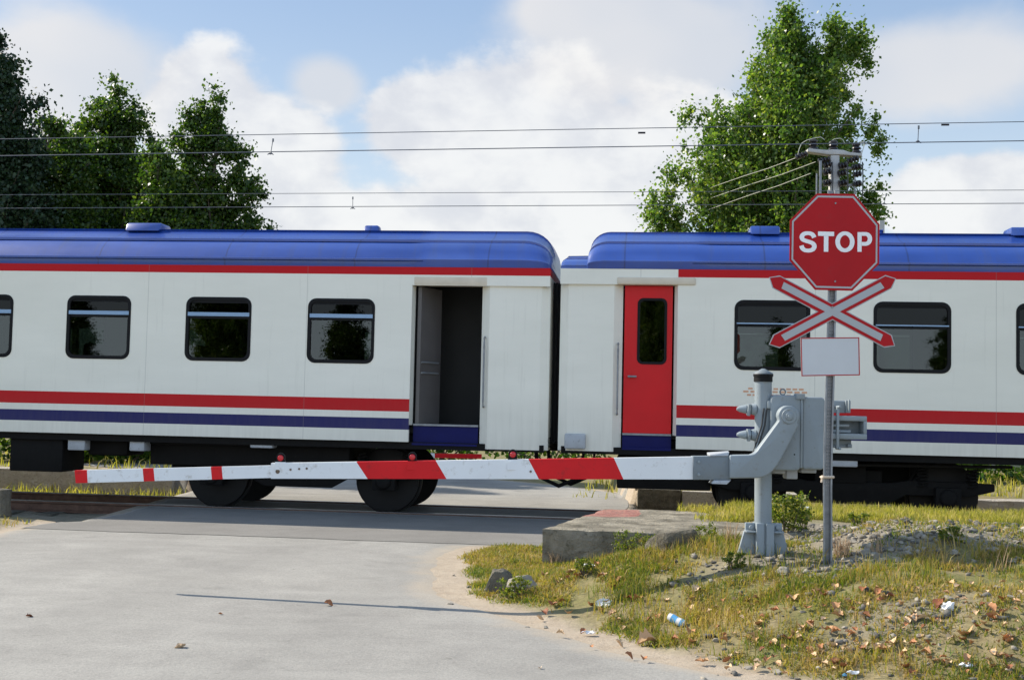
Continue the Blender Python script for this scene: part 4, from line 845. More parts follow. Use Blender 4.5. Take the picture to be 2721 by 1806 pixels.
for y in (372, 513): a = E(870, y + 8); b = E(1010, y - 8); m.box((a.x, YU - .1, a.z), (b.x, YU - .04, b.z)); a = E(740, y + 8); b = E(800, y - 8); m.box((a.x, YU - .1, a.z), (b.x, YU - .04, b.z))
m.build('conduit', M['steel'], up)
m = MB(uo)
for x in (800, 925, 1050): m.tube([E(x, 330, -.2), E(x + 3, 470, -.22), E(x, 620, -.2)], .014, 6)
m.build('fuse_rod', M['insulator'], up)
m = MB(uo)
for P_ in (((560, 165), (600, 140), (660, 122), (720, 112), (752, 135)), ((790, 160), (830, 130), (880, 122), (905, 135), (920, 170)), ((1040, 165), (1075, 150), (1085, 170), (1062, 240), (1050, 330)), ((560, 165), (540, 210), (528, 260))): m.tube([E(*q, -.05) for q in P_], .009, 5)
m.build('jumper_wire', M['wire_pale'], up)
for (x, y), (qx, qy), lb in (((505, 290), (-260, 552), 'upper'), ((672, 322), (-260, 640), 'middle'), ((630, 418), (-260, 730), 'lowest')):
    A = E(x, y, -.1); q = E(qx, qy); B = CAM + (q - CAM) * 1.25; mid = (A + B) / 2; m = MB(A); m.tube([A, A.lerp(mid, .5) - Vector((0, 0, .02)), mid, mid.lerp(B, .5), B], .007, 6)
    w_ = m.build('power_line', M['wire_pale']); w_.location = A; tag(w_, f'{lb} of three pale power lines sloping left from the power pole', 'power line', 'power lines on the pole')

# ------------------------------------------------------------------ trees
def leaves(centers, radii, n_per, size, up_bias=0., squash=.8, aspect=.8):
    n = len(centers); tot = n * n_per; c = np.repeat(centers, n_per, 0); r = np.repeat(radii, n_per)
    d = rng.normal(size=(tot, 3)); d /= np.linalg.norm(d, axis=1, keepdims=True); p = c + d * (r * np.minimum(np.abs(rng.normal(0, .62, tot)), 1.5))[:, None] * np.array([1, 1, squash])
    a = rng.normal(size=(tot, 3)); a[:, 2] += up_bias; a /= np.linalg.norm(a, axis=1, keepdims=True); b = np.cross(a, rng.normal(size=(tot, 3))); b /= np.linalg.norm(b, axis=1, keepdims=True)
    s = (size * (.6 + .8 * rng.random(tot)))[:, None]; V = np.stack([p - a * s * .5, p + b * s * aspect * .5, p + a * s * .5, p - b * s * aspect * .5], 1).reshape(-1, 3)
    return V, np.arange(tot * 4).reshape(-1, 4)
def tree(name, label, cat, prof, Y, mat, n_cl, n_leaf, size, cl_r, ry_max=3.0, trunk_r=.22, trunk_px=None, extra=(), group=None, squash=.85, rise=.45, sag=-.25):
    ys_ = np.array([p[0] for p in prof], float); xl = np.array([p[1] for p in prof], float); xr = np.array([p[2] for p in prof], float)
    wts = (xr - xl) + 20; samp = np.linspace(ys_[0], ys_[-1], 400); wv = np.interp(samp, ys_, wts); wv /= wv.sum()
    cs = []; rads = []
    g0 = H1(atY(*(trunk_px or ((xl[-1] + xr[-1]) / 2, ys_[-1])), Y).x, Y); zs = np.array([atY(0, q, Y).z for q in ys_]); top_z = zs[0]
    axx = lambda z: atY(np.interp(-z, -zs, (xl + xr) / 2), np.interp(-z, -zs, ys_), Y).x
    tips = []
    while len(cs) < n_cl:
        py = rng.choice(samp, p=wv); a, b = np.interp(py, ys_, xl), np.interp(py, ys_, xr); A = atY(a, py, Y); B = atY(b, py, Y); rx = max((B.x - A.x) / 2, .08); ry = min(rx * .95, ry_max); th = rng.random() * 2 * PI; q = (.25 + .75 * rng.random()) ** .55
        tip = np.array([(A.x + B.x) / 2 + rx * q * math.cos(th), Y + ry * q * math.sin(th), A.z]); dist = rx * q
        zb = max(zs[-1] - .2, tip[2] - dist * rise - .25); st_ = np.array([axx(min(zb, top_z)), Y, zb]); nb = int(3 + min(6, dist * 2.2)); tips.append(tip)
        side = rng.normal(0, .12, 3) * dist
        for j in range(nb):
            t_ = .30 + .70 * (j + rng.random() * .6) / nb; p_ = st_ + (tip - st_) * t_ + side * math.sin(PI * t_) + np.array([0, 0, -.10 * dist * (1 - t_) * 0 + sag * dist * (t_ - t_ * t_)]); r_i = min(cl_r * (1.2 - .72 * t_) * (.65 + .7 * rng.random()), rx * .5 + .10); cs.append(tuple(p_)); rads.append(r_i)
    for px, py, dy in extra:
        p = atY(px, py, Y)
        for j in range(4): rads.append(cl_r * (.7 - .1 * j)); cs.append((p.x + (rng.normal(0, .11) if j else 0), Y + dy + rng.normal(0, .2), p.z + (rng.normal(0, .14) if j else 0)))
    cs = np.array(cs); 
    if trunk_px: p = atY(*trunk_px, Y); tx = p.x
    else: p = atY((xl[-1] + xr[-1]) / 2, ys_[-1], Y); tx = p.x
    g = H1(tx, Y); root = thing(name, label, cat, (tx, Y, g), 0, group); org = np.array([tx, Y, g])
    rad = np.array(rads); V, F_ = leaves(cs, rad, n_leaf, size, .6, squash); V = V + 0; npmesh('crown', V - org, F_, mat, root)
    topz = atY(0, ys_[0], Y).z; topx = atY((xl[0] + xr[0]) / 2, ys_[0], Y).x
    m = MB(root.location); H_ = topz - g; pts = [(tx + (topx - tx) * t * t + .12 * math.sin(t * 7) * t, Y + .1 * math.sin(t * 5) * t, g - .2 + (H_ * .95 + .2) * t) for t in np.linspace(0, 1, 9)]; m.tube(pts, [trunk_r * (1 - .9 * t) for t in np.linspace(0, 1, 9)], 10)
    for c in tips[:46]:
        rr = math.hypot(c[0] - tx, c[1] - Y); hb = max(g + .1 * H_, c[2] - rr * .75 - .3); t = min(.93, max(.05, (hb - g) / (H_ * .95))); s_ = Vector((np.interp(t, np.linspace(0, 1, 9), [p[0] for p in pts]), np.interp(t, np.linspace(0, 1, 9), [p[1] for p in pts]), g + H_ * .95 * t)); e = Vector(c); md = s_.lerp(e, .5) + Vector((0, 0, -.12 * rr)); r0 = trunk_r * (1 - .9 * t) * .45 + .012; m.tube([s_, md, e], [r0, r0 * .6, .008], 6)
    m.build('trunk', M['bark'], root, smooth=True); return root
tree('poplar_tree', 'tall bright green poplar tree behind the stop sign', 'tree', [(2, 2072, 2112), (30, 2050, 2125), (60, 2030, 2145), (100, 2005, 2165), (130, 1988, 2215), (160, 1975, 2250), (190, 1975, 2285), (220, 1965, 2285), (250, 1905, 2285), (275, 1860, 2300), (300, 1835, 2305), (340, 1835, 2318), (380, 1792, 2325), (430, 1785, 2325), (470, 1785, 2310), (510, 1815, 2300), (550, 1820, 2300), (600, 1790, 2305), (660, 1800, 2300), (760, 1880, 2280)],
     34, M['poplar'], 2700, 84, .098, .60, 2.8, .26, (2085, 900), extra=[(2215, 110, 0), (2210, 130, .2), (2262, 125, 0), (2270, 150, .2), (2285, 130, 0), (2225, 160, -.2), (2205, 72, 0), (2222, 60, .2), (2215, 85, -.3), (2272, 95, .3), (2290, 110, -.2), (2305, 165, .2), (2325, 340, .1), (2330, 395, -.2), (2338, 575, .2), (2318, 520, 0), (2312, 540, .2), (1740, 532, 0), (1752, 550, .3), (1770, 565, 0), (1735, 588, -.2), (1760, 600, .1), (1790, 590, .2), (1800, 575, 0), (1815, 610, 0), (1755, 615, .3), (1785, 468, .2), (1780, 505, .1), (1832, 305, 0)], squash=1.35, rise=1.3, sag=-.15)
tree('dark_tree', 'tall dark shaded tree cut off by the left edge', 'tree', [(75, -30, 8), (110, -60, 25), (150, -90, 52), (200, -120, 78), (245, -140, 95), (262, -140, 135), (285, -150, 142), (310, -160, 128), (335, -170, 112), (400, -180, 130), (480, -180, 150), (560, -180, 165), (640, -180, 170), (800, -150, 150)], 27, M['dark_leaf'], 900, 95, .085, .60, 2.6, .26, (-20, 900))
tree('oak_tree', 'broad mid green tree with a pointed top left of the conical tree', 'tree', [(246, 300, 318), (262, 282, 328), (285, 262, 348), (300, 250, 372), (330, 222, 385), (360, 198, 398), (400, 175, 412), (440, 165, 425), (500, 165, 430), (560, 165, 440), (620, 165, 450), (800, 190, 420)], 30, M['broad'], 850, 100, .082, .56, 2.8, .24, (310, 900), extra=[(312, 240, 0), (360, 298, 0), (268, 290, 0), (372, 330, 0), (390, 352, .2), (240, 320, .1), (220, 345, 0)], rise=.2)
tree('conical_tree', 'conical green tree with tiered branches right of the other left trees', 'tree', [(262, 574, 584), (280, 560, 590), (300, 545, 588), (335, 540, 596), (352, 520, 603), (372, 500, 600), (398, 492, 592), (425, 480, 582), (450, 450, 595), (480, 430, 618), (520, 420, 630), (560, 415, 645), (590, 410, 660), (620, 410, 668), (800, 440, 640)], 28, M['broad'], 560, 100, .078, .46, 2.2, .2, (565, 900),
     extra=[(583, 262, 0), (520, 312, 0), (508, 330, .1), (500, 345, 0), (486, 365, .2), (478, 370, 0), (540, 286, 0), (605, 362, 0), (615, 402, 0), (630, 398, 0), (642, 405, .1), (625, 412, 0), (640, 492, 0), (655, 498, .2), (625, 478, 0), (610, 470, .1), (668, 506, 0), (684, 512, 0), (646, 548, 0), (655, 575, .1), (672, 605, 0), (676, 615, 0)], rise=.12, sag=-.1)
tree('bushy_tree', 'low leafy green tree between the dark tree and the pointed tree', 'tree', [(306, 105, 150), (325, 85, 200), (350, 70, 245), (420, 60, 260), (500, 50, 280), (620, 50, 300), (800, 70, 280)], 28.5, M['broad'], 640, 95, .082, .6, 2.4, .2, (170, 900))
tree('bushy_tree', 'low leafy green tree filling between pointed and conical trees', 'tree', [(382, 400, 440), (410, 375, 465), (470, 370, 480), (540, 360, 500), (620, 350, 520), (800, 370, 500)], 27, M['broad'], 330, 100, .08, .55, 1.8, .16, (430, 900))
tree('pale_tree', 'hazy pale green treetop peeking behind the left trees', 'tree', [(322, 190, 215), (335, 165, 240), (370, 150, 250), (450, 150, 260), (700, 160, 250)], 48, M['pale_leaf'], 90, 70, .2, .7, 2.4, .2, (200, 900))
# shrubs beyond the crossing, seen under the coaches
def shrub(label, x, y, w, h, mat=M['shrub'], n=46):
    g = H1(x, y); root = thing('shrub', label, 'shrub', (x, y, g), 0, 'shrubs beyond the track'); cs = np.stack([rng.normal(0, .42, n) * w, rng.normal(0, .30, n) * w, rng.random(n) ** .8 * h * (1.05)], -1); cs[:, 2] *= 1 - .5 * np.minimum(1, (cs[:, 0] / w) ** 2); cs[:, 2] = np.maximum(cs[:, 2], .1)
    V, F_ = leaves(cs, .28 * h * (.5 + .6 * rng.random(n)) + .08, 55, .11, .5); V[:, 2] = np.maximum(V[:, 2], .0); npmesh('crown', V, F_, mat, root); m = MB()
    for i in range(6): m.tube([(0, 0, -.1), tuple(cs[i] * .5 + np.array([0, 0, .05])), tuple(cs[i])], [.03, .02, .006], 5)
    m.build('stem', M['bark'], root)
spots = [(-13.2, 30, 2.2, 2.2, 'behind the far left coach end'), (-9.8, 27.5, 1.2, 1.2, 'in the gap left of the left bogie'), (-8.4, 31, 2.6, 2.3, 'under the pointed tree'), (-4.6, 31, 2.6, 2.6, 'behind the left bogie'), (-1.8, 31, 2.0, 2.1, 'yellowish, behind the open doorway'), (1.0, 31, 2.0, 2.0, 'behind the gap between the coaches'), (4.0, 30, 2.2, 2.2, 'behind the red door'), (7.2, 29, 2.2, 1.9, 'below the poplar'), (9.8, 27.5, 1.9, 1.8, 'behind the right bogie'), (12.3, 27, 1.9, 2.0, 'at the far right under the coach'), (14.8, 28, 2.2, 2.3, 'beyond the right edge of the far kerb'), (11.2, 24.2, .8, .6, 'low, beside the far right kerb'), (-7.9, 24.6, .9, .9, 'right behind the left kerb near its end'), (-9.6, 24.8, 1.2, 1.2, 'behind the left kerb under the first underfloor box'), (-11.6, 25, 1.3, 1.3, 'behind the left kerb at the left edge'), (9.4, 24.6, 1.1, .8, 'behind the far right kerb under the coach floor')]
for x, y, w, h, t in spots: shrub('leafy green shrub ' + t, x, y, w, h)
# far-off woods reading as one mass
n = 420; ang = rng.uniform(-1.1, 1.1, n); dist = rng.uniform(60, 85, n); cs = np.stack([np.sin(ang) * dist, np.cos(ang) * dist, rng.random(n) * 2.6], -1)
V, F_ = leaves(cs, 1.6 + rng.random(n), 60, .5); fw = npmesh('distant_hedge', V, F_, M['broad']); tag(fw, 'far green hedge line on the horizon beyond the railway', 'hedge', kind='stuff')

# ------------------------------------------------------------------ grass, weeds, stones, leaves, litter
def blades(name, label, pts, hmin, hmax, mat, lean=.5, w=.006):
    n = len(pts); th = rng.random(n) * 2 * PI; hh = hmin + (hmax - hmin) * rng.random(n) ** 1.8; ln = rng.random(n) * lean; dx = np.stack([np.cos(th), np.sin(th), np.zeros(n)], 1); dr = np.stack([-np.sin(th), np.cos(th), np.zeros(n)], 1); th2 = rng.random(n) * 2 * PI; dl = np.stack([np.cos(th2), np.sin(th2), np.zeros(n)], 1)
    up_ = np.array([0, 0, 1.]); ww = (w * (.6 + .8 * rng.random(n)))[:, None]; base = pts; mid = base + up_ * (hh * .55)[:, None] + dl * (hh * ln * .35)[:, None]; tip = base + up_ * (hh * (1 - .35 * ln))[:, None] + dl * (hh * ln)[:, None]
    V = np.stack([base - dx * ww, base + dx * ww, mid + dx * ww * .7, mid - dx * ww * .7, tip], 1).reshape(-1, 3); b = np.arange(n)[:, None] * 5
    F_ = np.concatenate([b + np.array([[0, 1, 2]]), b + np.array([[0, 2, 3]]), b + np.array([[3, 2, 4]])], 0); o = npmesh(name, V, F_, mat, None, 3); return tag(o, label, 'grass', kind='stuff')
def scatter(n, x0, x1, y0, y1, dens):
    x = rng.uniform(x0, x1, n); y = rng.uniform(y0, y1, n); k = rng.random(n) < dens(x, y); x, y = x[k], y[k]; return np.stack([x, y, height(x, y) - .004], 1)
def dens_v(x, y):
    d = edge_d(x, y); v = vcoord(x, y); n = fbm(x * 1.5, y * 1.5); n2 = fbm(x * 4.2 + 9, y * 4.2)
    return np.clip(smooth01((d - .14 + n * .16) / .22) * (.56 + 1.9 * n + 1.7 * n2) * (1 - .88 * gravel_w(x, y)) * (1 - .62 * smooth01((x - 1.5) / 1.0) * smooth01((9.0 - y) / .8)), 0, 1) * ((v < SLAB_V0 + .1) | ((v < -2.8) & (x < .30 + .2 * (y - 11.9))))
pts = scatter(900000, -.8, 6.6, 5.8, 14.2, dens_v); print('grass', len(pts)); blades('verge_grass', 'patchy dry green grass covering the roadside mound', pts, .015, .075, M['grass'], 1.6, .0042)
def dens_t(x, y): d = edge_d(x, y); n = fbm(x * 2.2 + 3, y * 2.2 + 5); return np.clip((n + .05) * 3, 0, 1) * smooth01((d - .3) / .3) * (1 - .7 * smooth01((x - 2.2) / .8) * smooth01((8.6 - y) / .6)) * (1 - gravel_w(x, y)) * (vcoord(x, y) < SLAB_V0)
pts = scatter(110000, -.8, 6.4, 6.2, 12.5, dens_t); blades('tall_grass', 'taller seeding grass tufts on the roadside mound', pts, .05, .17, M['grass'], 1.0, .0030)
def dens_p(x, y): v = vcoord(x, y); n = fbm(x * 1.7, y * 1.7); return ((v > SLAB_V0 + 1.3) & (v < SLAB_V1 + .02)) * np.clip(smooth01((x - 1.9 + n) / .8) * (.9 + n), 0, 1)
pts = scatter(150000, 1.2, 8, 10.8, 15.2, dens_p); pts[:, 2] = np.maximum(pts[:, 2], .36 * (pts[:, 0] < su0 + 4)); blades('platform_grass', 'yellow dry grass along the platform in front of the right coach', pts, .04, .15, M['grass_yellow'], .9, .005)
def dens_f(x, y): v = vcoord(x, y); return ((v > 4.6) & (v < 12)) * (((x > 1.2 + .2 * (y - 22)) | (x < -6.5)) * np.where(x < 0, .3, .7)) * np.clip(.5 + fbm(x, y), 0, 1)
pts = scatter(60000, -16, 17, 19, 32, dens_f); pts[:, 2] = np.maximum(pts[:, 2], height(pts[:, 0], pts[:, 1])); blades('far_grass', 'grass beyond the far platform kerb', pts, .08, .28, M['grass_yellow'], .7, .012)
def dens_l(x, y): return ((road_xl(y) - x) > .1) * np.clip(.6 + fbm(x * 2, y * 2), 0, 1) * (vcoord(x, y) < -1.0)
pts = scatter(9000, -8.5, -5.7, 11.5, 15.2, dens_l); blades('roadside_grass', 'bit of green grass at the left road edge', pts, .04, .14, M['grass'], .7)
def dens_b(x, y): v = vcoord(x, y); return ((x < -5.6)) * (v > 2.6) * (v < fv) * np.clip(.3 + fbm(x * 3, y * 3), 0, 1)
pts = scatter(9000, -10, -5.5, 18, 22.5, dens_b); blades('track_weeds', 'dry weeds growing beside the rails left of the road', pts, .08, .30, M['grass_yellow'], .6, .008)
# gravel as one mass, bigger stones one by one
m = MB(); k = 0; gx = rng.uniform(1.2, 6.6, 14000); gy = rng.uniform(6.6, 12.6, 14000); keep = rng.random(14000) < gravel_w(gx, gy) * .9 + .09; gx, gy = gx[keep][:5500], gy[keep][:5500]; gz_ = height(gx, gy)
bm = bmesh.new(); bmesh.ops.create_icosphere(bm, subdivisions=1, radius=1); ico = np.array([v.co[:] for v in bm.verts]); icf = np.array([[v.index for v in f.verts] for f in bm.faces]); bm.free()
nst = len(gx); sz_ = .007 + .030 * rng.random(nst) ** 3.5; VV_ = ico[None] * (1 + rng.uniform(-.5, .45, (nst, 12, 1))) * np.stack([sz_ * rng.uniform(.7, 1.5, nst), sz_ * rng.uniform(.7, 1.4, nst), sz_ * rng.uniform(.5, .9, nst)], 1)[:, None] + np.stack([gx, gy, gz_ + sz_ * .25], 1)[:, None]
FF_ = (icf[None] + (np.arange(nst) * 12)[:, None, None]).reshape(-1, 3); o = npmesh('gravel', VV_.reshape(-1, 3), FF_, M['rock'], None, 3); tag(o, 'grey gravel scattered over the mound around the posts', 'gravel', kind='stuff')
_tt = np.arange(4, 40, .02)
def on_ground(px, py):
    d = ray(px, py); P = np.array(CAM)[None] + np.array(d)[None] * _tt[:, None]; k = np.argmax(P[:, 2] < height(P[:, 0], P[:, 1])); return Vector(P[k])
def stone(px, py, w_px, label, seed, sq=(1.1, .9, .7), grp=None, vpl=None):
    p = on_ground(px, py) if vpl is None else onside(px, py, vpl);
    if vpl is not None: p.z = H1(p.x, p.y) + .03
    r = w_px / F * p.y / 2; m = MB((p.x, p.y, p.z)); m.rock((p.x, p.y + r * .3, p.z + r * .28), r, seed, 3, sq); o = m.build('stone', M['rock'], None); o.location = (p.x, p.y, p.z); tag(o, label, 'stone', grp); return o
stone(2085, 1530, 52, 'pale round stone in the grass left of the sign post foot', 3, (1, .8, .75)); stone(1320, 1575, 112, 'grey boulder at the road edge beside the grass', 8, (1.0, .8, .85)).data.materials[0] = M['conc_dark']; stone(1390, 1572, 80, 'second boulder leaning against the boulder at the road edge', 12, (1, .8, .85))
o = stone(1785, 1466, 175, 'broken concrete lump on the mound in front of the platform face', 21, (1.1, .7, .62)); o.data.materials[0] = M['conc_dark']; o = stone(1690, 1462, 60, 'small concrete lump left of the broken lump', 22, (1.1, .8, .9)); o.data.materials[0] = M['conc_dark']
stone(2520, 1595, 30, 'grey stone right of centre on the mound slope', 31); stone(2660, 1568, 34, 'squat grey stone near the right edge of the mound', 32); stone(2688, 1590, 30, 'pointed stone at the right edge of the mound', 33); stone(2125, 1676, 18, 'small blue grey stone among the fallen leaves', 34); stone(2068, 1790, 28, 'grey stone beside another at the lower road edge', 35); stone(1992, 1778, 26, 'dark grey stone on the sandy edge near the bottom', 36); stone(1905, 1705, 22, 'dark stone below the plastic bottle', 37); stone(1450, 1670, 18, 'small dark stone on the sandy edge', 38); stone(1400, 1668, 14, 'tiny dark pebble on the sandy edge', 39); stone(1245, 1562, 14, 'brown pebble on the sand left of the boulder', 40); stone(1197, 1608, 16, 'dark pebble at the tip of the sandy edge', 41); stone(1205, 1530, 12, 'small pebble on the sand patch', 42)
rr = random.Random(5)
for i in range(46):
    px, py = rr.uniform(2250, 2715), rr.uniform(1395, 1500)
    stone(px, py, rr.uniform(12, 34), 'jagged grey stone lying in the rubble right of the sign post', 60 + i, (rr.uniform(.9, 1.3), rr.uniform(.8, 1), rr.uniform(.55, .85)), 'stones in the rubble heap')
for i in range(24):
    px, py = rr.uniform(2100, 2715), rr.uniform(1600, 1790)
    stone(px, py, rr.uniform(8, 20), 'small grey stone lying among leaves on the lower mound', 160 + i, (rr.uniform(.9, 1.3), rr.uniform(.8, 1), rr.uniform(.5, .8)), 'stones on the lower mound')
# dry leaves: five shapes, copied
def leaf_mesh(seed):
    r = random.Random(seed); bm = bmesh.new(); n = 7; rows = []
    for i in range(n + 1):
        t = i / n; wdt = .5 * math.sin(PI * min(1, t * .92 + .05)) ** .8 * (.75 + .4 * ((i % 2) * r.random())); row = []
        for s_ in (-1, -.5, 0, .5, 1): row.append(bm.verts.new((s_ * wdt, t - .5, .16 * math.sin(t * 3 + seed) + (.55 + .5 * r.random()) * s_ * s_ * wdt + r.uniform(-.03, .03))))
        rows.append(row)
    for a, b in zip(rows, rows[1:]):
        for k in range(4): bm.faces.new((a[k], a[k + 1], b[k + 1], b[k]))
    me = bpy.data.meshes.new('fallen_leaf'); bm.to_mesh(me); bm.free(); me.materials.append(M['leaf_dry']); me.polygons.foreach_set('use_smooth', [True] * len(me.polygons)); return me
LM = [leaf_mesh(s_) for s_ in range(6)]
def leaf(px, py, w, label, grp=None, lift=.02):
    p = on_ground(px, py); o = bpy.data.objects.new('fallen_leaf', rr.choice(LM)); COL.objects.link(o); sz = w * .95 / F * p.y; z = p.z + lift * (.9 if grp else .45)
    o.location = (p.x, p.y, z); o.rotation_euler = (rr.uniform(-.3, .3) if not grp else rr.uniform(-.5, .5), rr.uniform(-.3, .3), rr.uniform(0, 6.28)); o.scale = (sz, sz, sz); tag(o, label, 'leaf', grp); return o
for px, py, w, l in ((873, 1610, 26, 'brown leaf on the asphalt below the barrier shadow'), (478, 1722, 32, 'pale yellow leaf on the asphalt near the bottom edge'), (78, 1641, 18, 'brown leaf on the asphalt near the left edge'), (586, 1634, 12, 'tiny brown leaf on the asphalt, midway across'), (1436, 1780, 12, 'tiny tan leaf on the asphalt near the bottom')): leaf(px, py, w, l, None, .03)
for px, py, w, l in ((1625, 1567, 30, 'pale curled leaf upright in the grass below the lump'), (1680, 1598, 26, 'orange leaf right of the white plastic scrap'), (1570, 1610, 22, 'tan leaf left of the white plastic scrap'), (1850, 1572, 30, 'large tan leaf on the mound above the bottle'), (1770, 1598, 22, 'brown leaf on the mound between scrap and bottle'), (1720, 1715, 56, 'big tan leaf on the sandy edge at the bottom'), (2500, 1612, 44, 'broad tan leaf left of the white cup'), (2568, 1690, 46, 'large upright tan leaf at the lower right'), (2210, 1718, 32, 'pale tan leaf on the gravel patch'), (2185, 1740, 30, 'tan leaf below the gravel patch'), (2048, 1718, 22, 'pale leaf at the lower road edge')): leaf(px, py, w, l, None, .035)
for i in range(230):
    while True:
        px, py = rr.uniform(1380, 2715), rr.uniform(1520, 1800)
        if py > 1600 + (1560 - px) * .05 and py < 1650 + (px - 1300) * .30 and rr.random() < (.35 + .65 * (px > 1900)): break
    leaf(px, py, rr.uniform(10, 30), 'dry brown fallen leaf lying loose on the grassy mound', 'fallen leaves on the mound', .035)
for i in range(14): leaf(rr.uniform(1440, 1640), rr.uniform(1470, 1560), rr.uniform(14, 28), 'rust coloured leaf at the foot of the platform corner', 'leaves by the platform corner', .03)
# litter
p = on_ground(1797, 1664); bt = thing('plastic_bottle', 'crushed clear plastic bottle with blue label lying in the grass', 'bottle', (p.x, p.y, p.z + .045)); ax = Vector((.045, -.03, -.02)); c0 = Vector((0, 0, .0))
m = MB(); m.tube([c0 - ax * 1.15, c0 - ax * 1.1, c0 - ax * .6, c0 - ax * .1, c0 + ax * .5, c0 + ax * 1.1, c0 + ax * 1.2], [.012, .024, .03, .026, .030, .028, .012], 12); b_ = m.build('bottle_body', M['white_plastic'], bt, smooth=True)
m = MB(); m.tube([c0 - ax * .62, c0 - ax * .1, c0 + ax * .1], [.0308, .0275, .028], 12, 0, False); m.tube([c0 + ax * .62, c0 + ax * 1.0], [.0308, .0292], 12, 0, False); m.build('bottle_label', M['blue_plastic'], b_, smooth=True)
def crumple(px, py, w, name, label, cat, mat, seed, sq=(1.2, .9, .45)):
    p = on_ground(px, py); r = w / F * p.y / 2; m = MB((p.x, p.y, p.z)); m.rock((p.x, p.y, p.z + r * .3), r, seed, 3, sq); o = m.build(name, mat, None); 
    for v in o.data.vertices: v.co += Vector((mnoise.noise(v.co * 60), mnoise.noise(v.co * 55 + Vector((9, 0, 0))), mnoise.noise(v.co * 50))) * r * .35
    o.location = (p.x, p.y, p.z + .02); tag(o, label, cat)
crumple(1605, 1615, 44, 'plastic_scrap', 'crumpled white plastic scrap in the grass left of the bottle', 'litter', M['white_plastic'], 4); crumple(2525, 1625, 38, 'plastic_cup', 'white plastic cup fragment beside a broad tan leaf', 'litter', M['white_plastic'], 5, (1.2, .9, .7)); crumple(2565, 1778, 32, 'paper_scrap', 'crumpled white paper at the lower right corner area', 'litter', M['white_plastic'], 6); crumple(2245, 1803, 20, 'bottle_cap', 'small bright blue plastic cap at the bottom edge', 'litter', M['blue_plastic'], 7); crumple(2265, 1798, 34, 'paper_scrap', 'white paper strip beside the blue cap', 'litter', M['white_plastic'], 8, (1.6, .6, .2)); crumple(1983, 1590, 12, 'plastic_scrap', 'tiny blue plastic piece in the grass on the mound', 'litter', M['blue_plastic'], 9); crumple(2140, 1365, 38, 'plastic_bag', 'pale torn plastic bag caught on the shrub by the sign post', 'litter', M['white_plastic'], 10, (1.1, .5, .7)); crumple(1560, 1690, 28, 'paper_scrap', 'flat white paper on the sandy edge', 'litter', M['white_plastic'], 11, (1.4, .9, .15)); crumple(1565, 1510, 24, 'paper_scrap', 'white scrap in the grass near the platform corner', 'litter', M['white_plastic'], 12, (1.4, .8, .3)); crumple(1742, 1452, 22, 'plastic_scrap', 'white scrap under the broken concrete lump', 'litter', M['white_plastic'], 13)
# weeds
def weed(px, py, w, h, n, label, mat=M['weed'], size=.045, dy=0., name='weed', vpl=None):
    p = on_ground(px, py) if vpl is None else onside(px, py, vpl); p.y += dy; W_ = w / F * p.y; H_ = h / F * p.y; g = H1(p.x, p.y); root = thing(name, label, 'weed', (p.x, p.y, g)); cs = np.stack([rng.uniform(-.5, .5, n) * W_, rng.uniform(-.3, .3, n) * W_, (.1 + .85 * rng.random(n)) * H_], -1); V, F_ = leaves(cs, np.full(n, .22 * min(W_, H_)), 34, size * .52, .5); V[:, 2] = np.maximum(V[:, 2], -.01); npmesh('foliage', V, F_, mat, root); m = MB()
    for i in range(min(n, 10)): m.tube([(cs[i][0] * .3, cs[i][1] * .3, -.03), tuple(cs[i] * np.array([.7, .7, .6])), tuple(cs[i])], [.006, .004, .002], 5)
    m.build('stem', M['bark'], root)
weed(2115, 1440, 100, 100, 60, 'leafy green shrub growing behind the barrier foot and sign post', M['weed'], .05, .45, 'shrub'); weed(2160, 1425, 50, 60, 24, 'small weed pressed against the left of the sign post', M['weed'], .04, .4)
weed(1690, 1415, 110, 55, 50, 'bright green weed against the platform face, nearest its corner', M['weed'], .03, vpl=sv0 - .12); weed(1880, 1425, 60, 55, 26, 'weed by the platform face right of the broken lump', M['weed'], .03, vpl=sv0 - .12); weed(1375, 1590, 90, 55, 34, 'green tuft growing round the boulders', M['weed'], .035); weed(1560, 1525, 60, 40, 26, 'low green weed below the platform corner', M['weed'], .03); weed(2530, 1440, 60, 40, 24, 'green weed in the middle of the rubble', M['weed'], .035); weed(1690, 1340, 16, 40, 14, 'small bright weed at the left end of the far platform', M['weed'], .06); weed(1950, 1510, 60, 40, 24, 'weed in the grass left of the barrier foot', M['weed'], .03); weed(2280, 1400, 50, 36, 20, 'weed right of the sign post near the yellow grass', M['weed'], .035)
def dry_tuft(px, py, h, n, label):
    p = on_ground(px, py); m = MB((p.x, p.y, p.z))
    for i in range(n):
        a = rr.uniform(0, 6.28); l = h / F * p.y * rr.uniform(.5, 1); s_ = rr.uniform(.1, .5) * l; b0 = Vector((p.x + rr.uniform(-.05, .05), p.y + rr.uniform(-.05, .05), p.z - .02)); e = b0 + Vector((math.cos(a) * s_, math.sin(a) * s_, l)); m.tube([b0, b0.lerp(e, .5) + Vector((0, 0, .01)), e], [.003, .0025, .001], 4)
    o = m.build('dry_grass_tuft', M['straw'], None); o.location = (p.x, p.y, p.z); tag(o, label, 'grass tuft')
M['straw'] = paint('dry straw', (.42, .29, .17), .8, .3, 20)
dry_tuft(2235, 1480, 70, 60, 'dry brown grass tuft beside the sign post foot'); dry_tuft(2325, 1470, 70, 14, 'thin dry stalks in the rubble right of the sign'); dry_tuft(2655, 1515, 80, 8, 'dry twigs standing in the rubble near the right edge'); dry_tuft(1940, 1440, 60, 30, 'dry tuft at the end of the platform face'); dry_tuft(1475, 1500, 45, 50, 'dry brown tuft at the platform corner')

